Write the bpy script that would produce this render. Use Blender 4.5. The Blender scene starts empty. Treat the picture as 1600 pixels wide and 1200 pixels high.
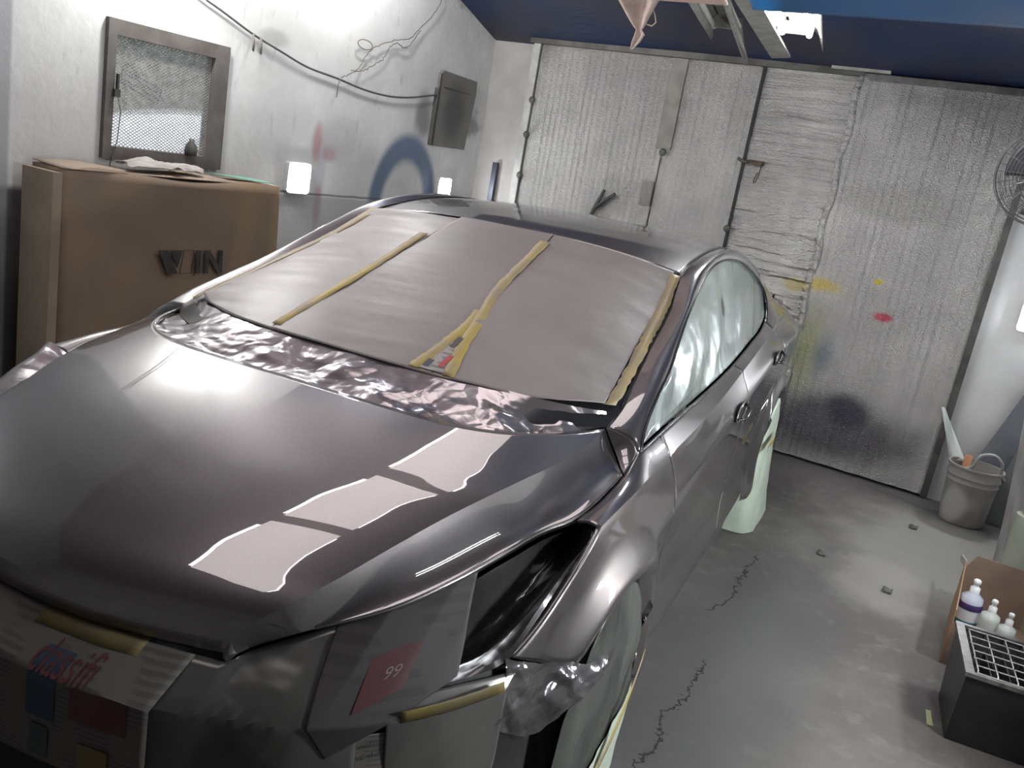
import bpy, bmesh, math, random
import numpy as np
from mathutils import Vector, Matrix

random.seed(4)
S = bpy.context.scene
COL = S.collection

# ------------------------------------------------------------------ camera
cam_d = bpy.data.cameras.new('camera')
cam = bpy.data.objects.new('camera', cam_d)
COL.objects.link(cam)
cam_d.sensor_width = 36.0
cam_d.lens = 1374.22 / 1600 * 36
cam_d.clip_start = 0.02
R_ = (0.848802, 0.501120, 0.168563)
U_ = (-0.265537, 0.128360, 0.955518)
F_ = (-0.457193, 0.855805, -0.242018)
cam.matrix_world = Matrix(((R_[0], U_[0], -F_[0], 0.73185), (R_[1], U_[1], -F_[1], -5.97824),
                           (R_[2], U_[2], -F_[2], 1.58965), (0, 0, 0, 1)))
S.camera = cam

# ------------------------------------------------------------------ world, exposure
w = bpy.data.worlds.new('daylight')
S.world = w
w.use_nodes = True
w.node_tree.nodes['Background'].inputs[0].default_value = (0.93, 0.96, 1.0, 1)
w.node_tree.nodes['Background'].inputs[1].default_value = 1.0
S.view_settings.view_transform = 'Standard'
S.view_settings.look = 'None'
S.view_settings.gamma = 1
S.view_settings.exposure = 1.0
LIGHT_K = 1.0

# ------------------------------------------------------------------ materials
def mat(name, col=(.5, .5, .5), rough=.6, metal=0., coat=0., coat_rough=.05, emit=None, es=0., spec=.5,
        alpha=1., trans=0.):
    m = bpy.data.materials.new(name)
    m.use_nodes = True
    nt = m.node_tree
    b = nt.nodes['Principled BSDF']
    b.inputs['Base Color'].default_value = (*col, 1)
    b.inputs['Roughness'].default_value = rough
    b.inputs['Metallic'].default_value = metal
    b.inputs['Coat Weight'].default_value = coat
    b.inputs['Coat Roughness'].default_value = coat_rough
    b.inputs['Specular IOR Level'].default_value = spec
    b.inputs['Alpha'].default_value = alpha
    b.inputs['Transmission Weight'].default_value = trans
    if emit:
        b.inputs['Emission Color'].default_value = (*emit, 1)
        b.inputs['Emission Strength'].default_value = es
    return m


class N:
    """small helper to wire nodes"""
    def __init__(s, m):
        s.m = m; s.t = m.node_tree; s.b = s.t.nodes['Principled BSDF']
        s.pos = s.t.nodes.new('ShaderNodeNewGeometry').outputs['Position']

    def n(s, kind, **kw):
        x = s.t.nodes.new(kind)
        for k, v in kw.items(): setattr(x, k, v)
        return x

    def l(s, a, b): s.t.links.new(a, b)

    def scale(s, v, src=None):
        x = s.n('ShaderNodeVectorMath', operation='MULTIPLY')
        s.l(src or s.pos, x.inputs[0]); x.inputs[1].default_value = v
        return x.outputs[0]

    def noise(s, sc, detail=4, src=None, rough=.5, dist=0.):
        x = s.n('ShaderNodeTexNoise')
        x.inputs['Scale'].default_value = sc; x.inputs['Detail'].default_value = detail
        x.inputs['Roughness'].default_value = rough; x.inputs['Distortion'].default_value = dist
        s.l(src or s.pos, x.inputs['Vector'])
        return x.outputs['Fac']

    def mr(s, v, a, b, c=0., d=1.):
        x = s.n('ShaderNodeMapRange', interpolation_type='SMOOTHSTEP')
        s.l(v, x.inputs[0])
        for i, q in enumerate((a, b, c, d)): x.inputs[i + 1].default_value = q
        return x.outputs[0]

    def math(s, op, a, b=None):
        x = s.n('ShaderNodeMath', operation=op)
        for i, q in enumerate((a, b)):
            if q is None: continue
            if isinstance(q, (int, float)): x.inputs[i].default_value = q
            else: s.l(q, x.inputs[i])
        return x.outputs[0]

    def mix(s, fac, a, b):
        x = s.n('ShaderNodeMix', data_type='RGBA')
        for i, q in ((0, fac), (6, a), (7, b)):
            if isinstance(q, (int, float)): x.inputs[i].default_value = q
            elif isinstance(q, tuple): x.inputs[i].default_value = (*q, 1)
            else: s.l(q, x.inputs[i])
        return x.outputs[2]

    def blob(s, cur, c, r, col, strength=1., soft=.5, wob=.25, wsc=6.):
        """coloured patch or stain: ellipsoid centred at c with radii r (None = ignore that axis)"""
        sub = s.n('ShaderNodeVectorMath', operation='SUBTRACT')
        s.l(s.pos, sub.inputs[0]); sub.inputs[1].default_value = [q if q is not None else 0 for q in c]
        k = s.scale([0 if q is None else 1. / q for q in r], sub.outputs[0])
        ln = s.n('ShaderNodeVectorMath', operation='LENGTH'); s.l(k, ln.inputs[0])
        d = s.math('ADD', ln.outputs['Value'], s.math('MULTIPLY', s.math('SUBTRACT', s.noise(wsc, 3), .5), wob * 4))
        f = s.mr(d, 1 - soft, 1 + soft * .6, strength, 0.)
        return s.mix(f, cur, col)

    def bump(s, h, st=.3, dist=.01, prev=None):
        x = s.n('ShaderNodeBump')
        x.inputs['Strength'].default_value = st; x.inputs['Distance'].default_value = dist
        s.l(h, x.inputs['Height'])
        if prev: s.l(prev, x.inputs['Normal'])
        return x.outputs[0]

    def out(s, col=None, nrm=None, rough=None):
        if col is not None: s.l(col, s.b.inputs['Base Color'])
        if nrm is not None: s.l(nrm, s.b.inputs['Normal'])
        if rough is not None: s.l(rough, s.b.inputs['Roughness'])


def noisy(name, c1, c2, sc=5., rough=.7, metal=0., bump=0., bsc=60., bd=.004, detail=5, **kw):
    m = mat(name, c1, rough, metal, **kw)
    n = N(m)
    c = n.mix(n.mr(n.noise(sc, detail, rough=.6), .35, .65), c1, c2)
    n.out(c, n.bump(n.noise(bsc, 4), bump, bd) if bump else None)
    return m


# car paint: metallic grey, slightly mauve flake under a wet clear coat
M_paint = mat('grey_metallic_paint', (.145, .134, .135), .36, .82, 1., .015)
M_paint.node_tree.nodes['Principled BSDF'].inputs['Coat IOR'].default_value = 2.3
_n = N(M_paint)
_fl = _n.n('ShaderNodeTexVoronoi'); _fl.inputs['Scale'].default_value = 900; _n.l(_n.pos, _fl.inputs['Vector'])
_n.out(_n.mix(.22, (.150, .137, .140), _fl.outputs['Color']))
_n.l(_n.mix(.78, _fl.outputs['Color'], (.15, .137, .14)), _n.b.inputs['Base Color'])
_m = _n.n('ShaderNodeMix', data_type='RGBA'); _m.blend_type = 'MULTIPLY'
_m.inputs[0].default_value = .35
_m.inputs[6].default_value = (.155, .140, .146, 1); _n.l(_fl.outputs['Color'], _m.inputs[7])
_n.l(_m.outputs[2], _n.b.inputs['Base Color'])
M_black = mat('matte_black', (.008, .008, .009), .6)
M_trim = mat('gloss_black_trim', (.02, .02, .022), .2)
M_tyre = noisy('tyre_rubber', (.02, .02, .021), (.035, .034, .034), 30, .75)
M_rim = mat('wheel_silver', (.35, .35, .36), .35, .9)
M_chrome = mat('chrome_line', (.6, .6, .6), .12, 1.)

def film(name, c1, c2, rough, metal, bst=.35, bsc=9., trans=0., coat=0.):
    m = mat(name, c1, rough, metal, coat, .08)
    n = N(m)
    a = n.noise(bsc, 2, dist=.6)
    v = n.n('ShaderNodeTexVoronoi', feature='DISTANCE_TO_EDGE'); v.inputs['Scale'].default_value = bsc * .9
    n.l(n.scale((1, 1, 1), n.pos), v.inputs['Vector'])
    h = n.math('ADD', a, n.math('MULTIPLY', v.outputs[0], .6))
    c = n.mix(n.mr(n.noise(bsc * .5, 3), .35, .65), c1, c2)
    n.out(c, n.bump(h, bst, .03))
    return m

M_film = film('crinkled_masking_film', (.30, .345, .335), (.42, .47, .455), .2, .65, .25, 5.)
M_film_mauve = film('oversprayed_masking_film', (.30, .27, .28), (.40, .36, .37), .17, .75, .4, 9., coat=.5)
M_film_dark = film('dark_masking_film', (.05, .048, .052), (.11, .105, .108), .2, .6, .4, 7., coat=.6)
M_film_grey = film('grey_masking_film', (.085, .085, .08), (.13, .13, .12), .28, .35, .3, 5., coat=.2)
M_paper = noisy('taupe_oversprayed_paper', (.235, .208, .202), (.275, .246, .238), 3., .48, .12, .12, 25, .01, coat=.08, coat_rough=.35)
M_tape = noisy('yellow_masking_tape', (.44, .33, .08), (.31, .25, .17), 5., .6)
M_tape_tan = noisy('tan_masking_tape', (.36, .27, .13), (.28, .22, .13), 8., .45)
M_bag = film('pale_green_plastic_bag', (.46, .55, .45), (.56, .64, .54), .38, .0, .3, 9.)
M_bag_grey = film('smoky_green_plastic_bag', (.05, .055, .05), (.12, .13, .115), .25, .3, .4, 6.)
M_tape_dim = noisy('shaded_yellow_tape', (.17, .13, .035), (.13, .105, .05), 8., .6)  # shaded copy of the yellow tape, dim front light put into its colour


# ------------------------------------------------------------------ mesh helpers
def set_label(o, label=None, cat=None, group=None, kind=None):
    if label: o['label'] = label
    if cat: o['category'] = cat
    if group: o['group'] = group
    if kind: o['kind'] = kind
    return o


class MB:
    def __init__(s): s.v = []; s.f = []; s.fm = []; s.mi = 0

    def add(s, vs, fs):
        o = len(s.v); s.v += [tuple(map(float, p)) for p in vs]
        s.f += [tuple(i + o for i in f) for f in fs]; s.fm += [s.mi] * len(fs)
        return s

    def box(s, a, b, rz=0., c=None, m=None):
        x0, y0, z0 = a; x1, y1, z1 = b
        vs = [Vector(p) for p in ((x0, y0, z0), (x1, y0, z0), (x1, y1, z0), (x0, y1, z0),
                                  (x0, y0, z1), (x1, y0, z1), (x1, y1, z1), (x0, y1, z1))]
        if rz:
            c = Vector(c) if c else sum(vs, Vector()) / 8
            rot = Matrix.Rotation(rz, 3, 'Z'); vs = [rot @ (p - c) + c for p in vs]
        if m: vs = [m @ p for p in vs]
        return s.add(vs, [(0, 3, 2, 1), (4, 5, 6, 7), (0, 1, 5, 4), (1, 2, 6, 5), (2, 3, 7, 6), (3, 0, 4, 7)])

    def beam(s, p, q, wd, hd, up=(0, 0, 1)):
        p = Vector(p); q = Vector(q); d = (q - p).normalized(); u = Vector(up)
        sd = d.cross(u).normalized(); u = sd.cross(d).normalized()
        vs = []
        for e in (p, q):
            for a, b in ((-1, -1), (1, -1), (1, 1), (-1, 1)): vs.append(e + sd * a * wd / 2 + u * b * hd / 2)
        return s.add(vs, [(0, 1, 2, 3), (7, 6, 5, 4), (0, 4, 5, 1), (1, 5, 6, 2), (2, 6, 7, 3), (3, 7, 4, 0)])

    def tube(s, pts, r, seg=8, closed=False):
        pts = [Vector(p) for p in pts]; n = len(pts); vs = []; prev = None
        rr = r if hasattr(r, '__len__') else [r] * n
        for i, p in enumerate(pts):
            a = pts[(i - 1) % n] if (closed or i) else p; b = pts[(i + 1) % n] if (closed or i < n - 1) else p
            d = (b - a).normalized()
            if prev is None:
                prev = d.cross(Vector((0, 0, 1)))
                if prev.length < .1: prev = d.cross(Vector((1, 0, 0)))
            prev = (prev - d * prev.dot(d)).normalized(); q = d.cross(prev)
            for k in range(seg):
                t = 2 * math.pi * k / seg
                vs.append(p + (prev * math.cos(t) + q * math.sin(t)) * rr[i])
        fs = []
        for i in range(n if closed else n - 1):
            j = (i + 1) % n
            for k in range(seg):
                k2 = (k + 1) % seg
                fs.append((i * seg + k, i * seg + k2, j * seg + k2, j * seg + k))
        if not closed:
            fs.append(tuple(reversed(range(seg)))); fs.append(tuple((n - 1) * seg + k for k in range(seg)))
        return s.add(vs, fs)

    def lathe(s, prof, seg=24, m=None, cap=True):
        vs = []
        for r, z in prof:
            for k in range(seg):
                t = 2 * math.pi * k / seg; p = Vector((r * math.cos(t), r * math.sin(t), z))
                vs.append(m @ p if m else p)
        fs = []
        for i in range(len(prof) - 1):
            for k in range(seg):
                k2 = (k + 1) % seg
                fs.append((i * seg + k, i * seg + k2, (i + 1) * seg + k2, (i + 1) * seg + k))
        if cap:
            fs.append(tuple(reversed(range(seg)))); fs.append(tuple((len(prof) - 1) * seg + k for k in range(seg)))
        return s.add(vs, fs)

    def grid(s, P):
        P = np.asarray(P); a, b = P.shape[:2]
        return s.add(P.reshape(-1, 3), [(i * b + j, i * b + j + 1, (i + 1) * b + j + 1, (i + 1) * b + j)
                                        for i in range(a - 1) for j in range(b - 1)])

    def extrude(s, outline, axis_vec, base=None):
        """outline: list of 3D points (planar); extruded by axis_vec"""
        o = [Vector(p) for p in outline]; n = len(o); e = Vector(axis_vec)
        return s.add(o + [p + e for p in o], [tuple(reversed(range(n))), tuple(range(n, 2 * n))] +
                     [(i, (i + 1) % n, n + (i + 1) % n, n + i) for i in range(n)])

    def build(s, name, m, parent=None, smooth=True, angle=None, origin=None, thick=0., mats=None):
        me = bpy.data.meshes.new(name)
        vs = s.v
        if origin is not None: vs = [tuple(Vector(p) - Vector(origin)) for p in vs]
        me.from_pydata(vs, [], s.f)
        for mm in (mats or [m]): me.materials.append(mm)
        if mats:
            for p, i in zip(me.polygons, s.fm): p.material_index = i
        me.update()
        if smooth:
            me.polygons.foreach_set('use_smooth', [True] * len(me.polygons))
        o = bpy.data.objects.new(name, me)
        COL.objects.link(o)
        if origin is not None: o.location = origin
        if parent: o.parent = parent
        if smooth and angle is not None:
            me.set_sharp_from_angle(angle=math.radians(angle))
        if thick:
            md = o.modifiers.new('thickness', 'SOLIDIFY'); md.thickness = thick; md.offset = -1
        return o


def base_of(vs):
    a = np.array(vs); return (float((a[:, 0].min() + a[:, 0].max()) / 2), float((a[:, 1].min() + a[:, 1].max()) / 2), float(a[:, 2].min()))


def single(mb, name, m, label, cat, group=None, kind=None, **kw):
    o = mb.build(name, m, origin=base_of(mb.v), **kw)
    return set_label(o, label, cat, group, kind)


def empty(name, loc, label, cat, group=None, rz=0.):
    o = bpy.data.objects.new(name, None); COL.objects.link(o)
    o.location = loc; o.rotation_euler = (0, 0, rz); o.empty_display_size = .1
    return set_label(o, label, cat, group)


def part(mb, name, m, root, local=False, **kw):
    """part given in world coordinates under an unrotated root"""
    if not local:
        L = root.location
        mb.v = [(p[0] - L[0], p[1] - L[1], p[2] - L[2]) for p in mb.v]
        if root.parent:
            L = root.parent.location
            mb.v = [(p[0] - L[0], p[1] - L[1], p[2] - L[2]) for p in mb.v]
    return mb.build(name, m, parent=root, **kw)


def structure(mb, name, m, **kw):
    return set_label(mb.build(name, m, **kw), kind='structure')


def text_mesh(txt, size, m4, extrude=0.):
    """text as mesh vertices and faces, placed by matrix m4"""
    cu = bpy.data.curves.new('lettering', 'FONT'); cu.body = txt; cu.size = size; cu.extrude = extrude
    o = bpy.data.objects.new('lettering', cu); COL.objects.link(o)
    bpy.context.view_layer.update()
    me = o.evaluated_get(bpy.context.evaluated_depsgraph_get()).to_mesh()
    vs = [m4 @ v.co for v in me.vertices]; fs = [tuple(p.vertices) for p in me.polygons]
    bpy.data.objects.remove(o); bpy.data.curves.remove(cu)
    return vs, fs


# ------------------------------------------------------------------ curve tools (numpy)
def cat_eval(pts, t):
    """centripetal-ish interpolation through points by arc length, t in 0..1"""
    pts = np.asarray(pts, float); t = np.atleast_1d(t)
    d = np.r_[0, np.cumsum(np.linalg.norm(np.diff(pts, axis=0), axis=1))]; d /= d[-1]
    return np.stack([pchip(d, pts[:, k], t) for k in range(pts.shape[1])], -1)


def pchip(x, y, xi):
    x = np.asarray(x, float); y = np.asarray(y, float); xi = np.asarray(xi, float)
    h = np.diff(x); s = np.diff(y) / h; n = len(x)
    if n == 2: return y[0] + s[0] * (xi - x[0])
    m = np.zeros(n)
    for i in range(1, n - 1):
        m[i] = (s[i - 1] * h[i] + s[i] * h[i - 1]) / (h[i] + h[i - 1])
    m[0] = s[0] * 1.5 - m[1] * .5; m[-1] = s[-1] * 1.5 - m[-2] * .5
    k = np.clip(np.searchsorted(x, xi) - 1, 0, n - 2)
    t = (xi - x[k]) / h[k]
    t2 = t * t; t3 = t2 * t
    return (2 * t3 - 3 * t2 + 1) * y[k] + (t3 - 2 * t2 + t) * h[k] * m[k] + (-2 * t3 + 3 * t2) * y[k + 1] + (t3 - t2) * h[k] * m[k + 1]


def coons(top, bottom, left, right, nu, nv, iu=0., iv=0.):
    """curves as point lists; top/bottom run left->right, left/right run top->bottom"""
    u = np.linspace(iu, 1 - iu, nu); v = np.linspace(iv, 1 - iv, nv)
    T = cat_eval(top, u); Bm = cat_eval(bottom, u); L = cat_eval(left, v); Rr = cat_eval(right, v)
    t0, t1, b0, b1 = [np.asarray(q, float) for q in (top[0], top[-1], bottom[0], bottom[-1])]
    U = u[None, :, None]; V = v[:, None, None]
    return ((1 - V) * T[None] + V * Bm[None] + (1 - U) * L[:, None] + U * Rr[:, None]
            - ((1 - U) * (1 - V) * t0 + U * (1 - V) * t1 + (1 - U) * V * b0 + U * V * b1))


def loft(curves, nu, nv, ts=None):
    """surface through a list of curves; nu samples along curves, nv across"""
    u = np.linspace(0, 1, nu)
    C = np.stack([cat_eval(c, u) for c in curves])            # k,nu,3
    k = len(curves)
    ts = np.linspace(0, 1, k) if ts is None else np.asarray(ts)
    v = np.linspace(0, 1, nv)
    out = np.zeros((nv, nu, 3))
    for i in range(nu):
        for a in range(3): out[:, i, a] = pchip(ts, C[:, i, a], v)
    return out


def tri(x): return 2 * np.abs(x - np.floor(x + .5))


def crumple(a, b, sc, seed, n=5):
    """faceted folds, roughly -1..1"""
    r = np.random.RandomState(seed); h = 0; amp = 1.
    for i in range(n):
        t = r.uniform(0, math.pi); f = sc * (1.6 ** i) * r.uniform(.7, 1.2)
        ph = r.uniform(0, 1)
        wob = .15 * np.sin(a * f * 3 + i) + .15 * np.cos(b * f * 2.3 + 2 * i)
        h = h + amp * (tri((a * math.cos(t) + b * math.sin(t)) * f + ph + wob) - .5)
        amp *= .62
    return h


def smooth_waves(a, b, sc, seed, n=4):
    r = np.random.RandomState(seed); h = 0; amp = 1.
    for i in range(n):
        t = r.uniform(0, math.pi); f = sc * (1.7 ** i) * r.uniform(.7, 1.2)
        h = h + amp * np.sin((a * math.cos(t) + b * math.sin(t)) * f * 6.283 + r.uniform(0, 6)); amp *= .55
    return h * .5


# ------------------------------------------------------------------ car frame
CAR_LOC = (-0.7333, -4.2281, 0.0)
CAR_RZ = math.radians(6.4)
CM = Matrix.Translation(CAR_LOC) @ Matrix.Rotation(CAR_RZ, 4, 'Z')


def c2w(P):
    P = np.asarray(P, float); c, s = math.cos(CAR_RZ), math.sin(CAR_RZ)
    return np.stack([P[..., 0] * c - P[..., 1] * s + CAR_LOC[0], P[..., 0] * s + P[..., 1] * c + CAR_LOC[1], P[..., 2]], -1)


def on_car(mb, name, m, label, cat, group=None, kind=None, **kw):
    """a separate thing lying on the car, given in car coordinates"""
    mb.v = [tuple(p) for p in c2w(np.array(mb.v))]
    return single(mb, name, m, label, cat, group, kind, **kw)


car = empty('car', CAR_LOC, 'grey four-door saloon car, freshly sprayed, windows and wheels masked for painting', 'car', rz=CAR_RZ)


def orient(mb, c=(0, 1.4, .55)):
    """flip all faces of an open sheet when most look inwards"""
    v = np.array(mb.v); s = 0
    for f in mb.f[::7]:
        p = v[list(f[:3])]; n = np.cross(p[1] - p[0], p[2] - p[0]); s += np.sign(np.dot(n, v[list(f)].mean(0) - np.array(c)))
    if s < 0: mb.f = [tuple(reversed(f)) for f in mb.f]
    return mb


def panel(grids, name, m=None, mirror=False, thick=.012, both=False, label=None, parent=None, sharp=13):
    """car body panel(s) from grids in car coordinates (x>0 side); mirror -> other side"""
    outs = []
    for sgn in ((1, -1) if mirror else (1,)):
        mb = MB()
        for g in grids:
            g = np.array(g, float)
            if sgn < 0: g[..., 0] *= -1
            sub = MB().grid(g); orient(sub)
            mb.add(sub.v, sub.f)
            if both:
                g2 = g.copy(); g2[..., 0] *= -1; sub = MB().grid(g2); orient(sub); mb.add(sub.v, sub.f)
        # weld coincident border vertices
        o = mb.build(name, m or M_paint, parent=parent or car)
        bm = bmesh.new(); bm.from_mesh(o.data); bmesh.ops.remove_doubles(bm, verts=bm.verts, dist=.0006)
        bm.to_mesh(o.data); bm.free()
        if sharp: o.data.set_sharp_from_angle(angle=math.radians(sharp))
        if thick:
            md = o.modifiers.new('thickness', 'SOLIDIFY'); md.thickness = thick; md.offset = -1
        if label: o['label'] = label
        outs.append(o)
    return outs


# --- side surface x = X(y, z)
yW = [-.62, -.45, -.30, -.15, 0, .2, .45, .8, 1.3, 2.2, 2.7, 3.0, 3.2, 3.4, 3.55, 3.66]
xW = [.69, .80, .842, .864, .878, .878, .874, .874, .878, .882, .884, .882, .865, .815, .74, .62]
yS = [-.7, -.175, -.10, .385, .70, 1.5, 2.1, 2.8, 3.4, 3.7]
zS = [.78, .872, .882, .900, .912, .965, 1.012, 1.045, 1.06, 1.06]
oS = [-.03, -.029, -.033, -.036, -.033, -.046, -.06, -.085, -.09, -.09]
y2 = [-.7, 0., .5, 1.25, 1.51, 2.15, 2.8, 3.7]
z2 = [.60, .69, .742, .838, .868, .945, .975, .98]
W_ = lambda y: pchip(yW, xW, y)
ZS = lambda y: pchip(yS, zS, y)
Z2 = lambda y: pchip(y2, z2, y)


def X(y, z):
    y = np.asarray(y, float); z = np.asarray(z, float); sh = np.broadcast(y, z).shape
    y = np.broadcast_to(y, sh).ravel(); z = np.broadcast_to(z, sh).ravel(); out = np.zeros(len(y))
    wv = W_(y); zs = ZS(y); zc = Z2(y); os_ = pchip(yS, oS, y)
    for i in range(len(y)):
        kz = [.10, .19, .245, .29, .42, min(.60, zc[i] - .12), zc[i] - .03, zc[i] + .005, zs[i] - .012, zs[i], zs[i] + .03]
        kx = [-.10, -.045, -.006, -.004, -.016, -.014, -.001, -.001, os_[i] + .004, os_[i], os_[i] - .022]
        out[i] = wv[i] + pchip(kz, kx, z[i]) if 0 else wv[i] + np.interp(z[i], kz, kx)
    for cy in (0., 2.7):
        r = np.hypot(y - cy, z - .315)
        q = np.clip((.405 - r) / .05, 0, 1)
        out += (.028 * np.exp(-((r - .405) / .05) ** 2) - .012 * q * q) * (z < zs)
    return out.reshape(sh)


def smooth_x(G, n=2):
    """relax x on a side grid a little so the light flows over the panel"""
    G = G.copy()
    for _ in range(n):
        G[1:-1, :, 0] = .25 * G[:-2, :, 0] + .5 * G[1:-1, :, 0] + .25 * G[2:, :, 0]
    return G


def side(top, bottom, left, right, nu=50, nv=40, iu=.004, iv=.003, sm=2):
    g = coons(top, bottom, left, right, nu, nv, iu, iv)
    G = np.zeros(g.shape[:2] + (3,)); G[..., 1:] = g; G[..., 0] = X(g[..., 0], g[..., 1])
    return smooth_x(G, sm)


def s1(ya, yb, n=10): return [(y, float(ZS(y))) for y in np.linspace(ya, yb, n)]


# ------------------------------------------------------------------ hood
def hood_main(nu=46, nv=36):
    u = np.linspace(0, 1, nu)
    centre = cat_eval([(0, -.888, .702), (0, -.882, .725), (0, -.845, .768), (0, -.74, .828), (0, -.57, .892), (0, -.36, .950), (0, -.165, .990)], u)
    crease = cat_eval([(.385, -.813, .700), (.396, -.80, .728), (.436, -.757, .769), (.490, -.660, .811), (.541, -.536, .857), (.583, -.417, .892), (.611, -.334, .911), (.649, -.196, .932), (.690, -.015, .953), (.703, .178, .983)], u)
    G = np.zeros((nv, nu, 3)); v = np.linspace(0, 1, nv)
    for j in range(nu):
        p = 2 + 3.4 * u[j] ** 1.5
        G[:, j, 0] = crease[j, 0] * v
        G[:, j, 1] = centre[j, 1] + (crease[j, 1] - centre[j, 1]) * v ** p
        zz = 2. + .2 * u[j]
        G[:, j, 2] = centre[j, 2] + (crease[j, 2] - centre[j, 2]) * v ** zz
    return G, crease


HG, CREASE = hood_main()
EDGE = [(.397, -.815, .690), (.411, -.770, .698), (.449, -.734, .715), (.512, -.683, .743), (.587, -.612, .773), (.655, -.478, .806), (.699, -.352, .835),
        (.733, -.222, .852), (.763, -.168, .864), (.785, -.065, .888), (.789, .013, .899), (.792, .085, .912)]
NUH = HG.shape[1]


def hood_flank(nv=16):
    C = CREASE; E = cat_eval(EDGE, np.linspace(0, 1, NUH)); G = np.zeros((nv, NUH, 3)); v = np.linspace(0, 1, nv)
    # rear boundary bows back towards the cowl corner
    for j in range(NUH):
        t = j / (NUH - 1)
        G[:, j] = C[j] + (E[j] - C[j]) * v[:, None]
        G[:, j, 2] = C[j, 2] + (E[j, 2] - C[j, 2]) * (1 - (1 - v) ** 1.85)
        G[:, j, 1] += .018 * t ** 6 * np.sin(v * math.pi)
    return G


HF = hood_flank()
panel([HG, HF], 'hood', both=True)
# rounded lip under the leading edge of the hood
lip = np.stack([HG[:, 0], HG[:, 0] + np.array([0, .003, -.007]), HG[:, 0] + np.array([0, .02, -.010])])
panel([lip], 'hood_lip', both=True, thick=0)

# ------------------------------------------------------------------ fenders
WC, AR = .315, .352


def arc(cy, a0, a1, r=AR, n=16):
    return [(cy + r * math.cos(a), WC + r * math.sin(a)) for a in np.linspace(math.radians(a0), math.radians(a1), n)]


hl_edge = [(-.175, .872), (-.276, .812), (-.38, .742), (-.47, .68)]
cutA = [(.385, .900), (.440, .81), (.457, .67), (.487, .38), (.495, .235)]
fend_bottom = [(-.47, .68), (-.38, .64), (-.315, .60)] + arc(0, 125, -12)[2:] + [(.40, .235), (.495, .235)]
FG = side(s1(-.175, .385), fend_bottom, hl_edge, cutA, 70, 44, .003, .003)
GAP = [(.770, -.160, .862), (.791, -.065, .885), (.795, .013, .897), (.797, .085, .910), (.799, .125, .925), (.803, .178, .949)]
S1F = [(float(X(y, ZS(y))), y, float(ZS(y))) for y in np.linspace(-.175, .385, 9)]


def strip(A, B, nu, nv=6, bow=.004):
    a = cat_eval(A, np.linspace(0, 1, nu)); b = cat_eval(B, np.linspace(0, 1, nu)); v = np.linspace(0, 1, nv)[:, None, None]
    G = a[None] * (1 - v) + b[None] * v; G[..., 2] += bow * np.sin(v[..., 0] * math.pi)
    return G


top_curve = GAP + [(.802, .28, .951), (.800, .36, .954)]
FT = strip(top_curve, [(p[0], p[1], p[2]) for p in S1F], 70, 7, .006)
# join strip exactly to side grid's first row
FT[-1, :, :] = FG[0, :, :]
# returned arch lip
def lip_grid(pts, dx=-.035):
    a = np.array([(float(X(y, z)), y, z) for y, z in pts]); cy = 0 if a[:, 1].mean() < 1.3 else 2.7
    b = a.copy(); b[:, 0] += dx
    return np.stack([a, b])
fenders = panel([FG, FT, lip_grid(arc(0, 125, -12)[2:])], 'front_fender', mirror=True)

# ------------------------------------------------------------------ doors
DLO_LOW = [(.800, .36, .9545), (.798, .525, .955), (.797, .851, .961), (.79, 1.561, .983), (.781, 1.954, 1.011), (.771, 2.309, 1.040), (.762, 2.45, 1.062)]


def low_at(y):
    a = np.array(DLO_LOW); return np.array([pchip(a[:, 1], a[:, 0], y), y, pchip(a[:, 1], a[:, 2], y)])


cutB = [(1.525, float(ZS(1.525))), (1.54, .87), (1.55, .6), (1.555, .235)]
cutC = [(2.44, float(ZS(2.44))), (2.47, .90), (2.46, .80), (2.41, .60), (2.352, .42), (2.342, .235)]
def door(ya, yb, ca, cb, name):
    g = side(s1(ya, yb), [ca[-1], cb[-1]], ca, cb, 60, 60, .0035, .002, 3)
    up = np.stack([low_at(y) for y in np.linspace(ya + .004, yb - .004, g.shape[1])])
    st = np.zeros((6, g.shape[1], 3))
    for i in range(6): st[i] = up + (g[0] - up) * i / 5
    return panel([g, st], name, mirror=True)
fd = door(.385, 1.525, cutA, cutB, 'front_door')
rd = door(1.525, 2.44, cutB, cutC, 'rear_door')

# rocker sill
yy = np.linspace(.36, 2.36, 60)
sill = np.stack([np.stack([X(yy, z * np.ones(60)) + dx, yy, z * np.ones(60)], -1) for z, dx in ((.236, 0.), (.225, .004), (.215, .002), (.19, -.01), (.16, -.05), (.15, -.16))])
panel([sill], 'sill', mirror=True)

# ------------------------------------------------------------------ rear quarter
ROOF_E = [(.614, 1.06, 1.318), (.606, 1.3, 1.362), (.598, 1.6, 1.388), (.592, 1.9, 1.388), (.588, 2.2, 1.366), (.588, 2.5, 1.322), (.596, 2.8, 1.258), (.615, 3.05, 1.175), (.64, 3.25, 1.095)]
WS_E = [(.703, .185, .985), (.706, .286, 1.02), (.690, .409, 1.062), (.671, .573, 1.12), (.641, .871, 1.226), (.614, 1.06, 1.318)]
q_bottom = [(2.342, .235), (2.346, .27)] + [(2.7 - (AR + .0) * math.cos(a), WC + AR * math.sin(a)) for a in np.linspace(.1, math.pi - .1, 16)] + [(3.06, .26), (3.62, .30)]
cutR = [(3.62, float(ZS(3.62))), (3.64, .8), (3.64, .5), (3.62, .30)]
cutC2 = [(y + .006, z) for y, z in cutC]
QG = side(s1(2.446, 3.62), q_bottom, cutC2, cutR, 80, 50, 0, 0)
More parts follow.
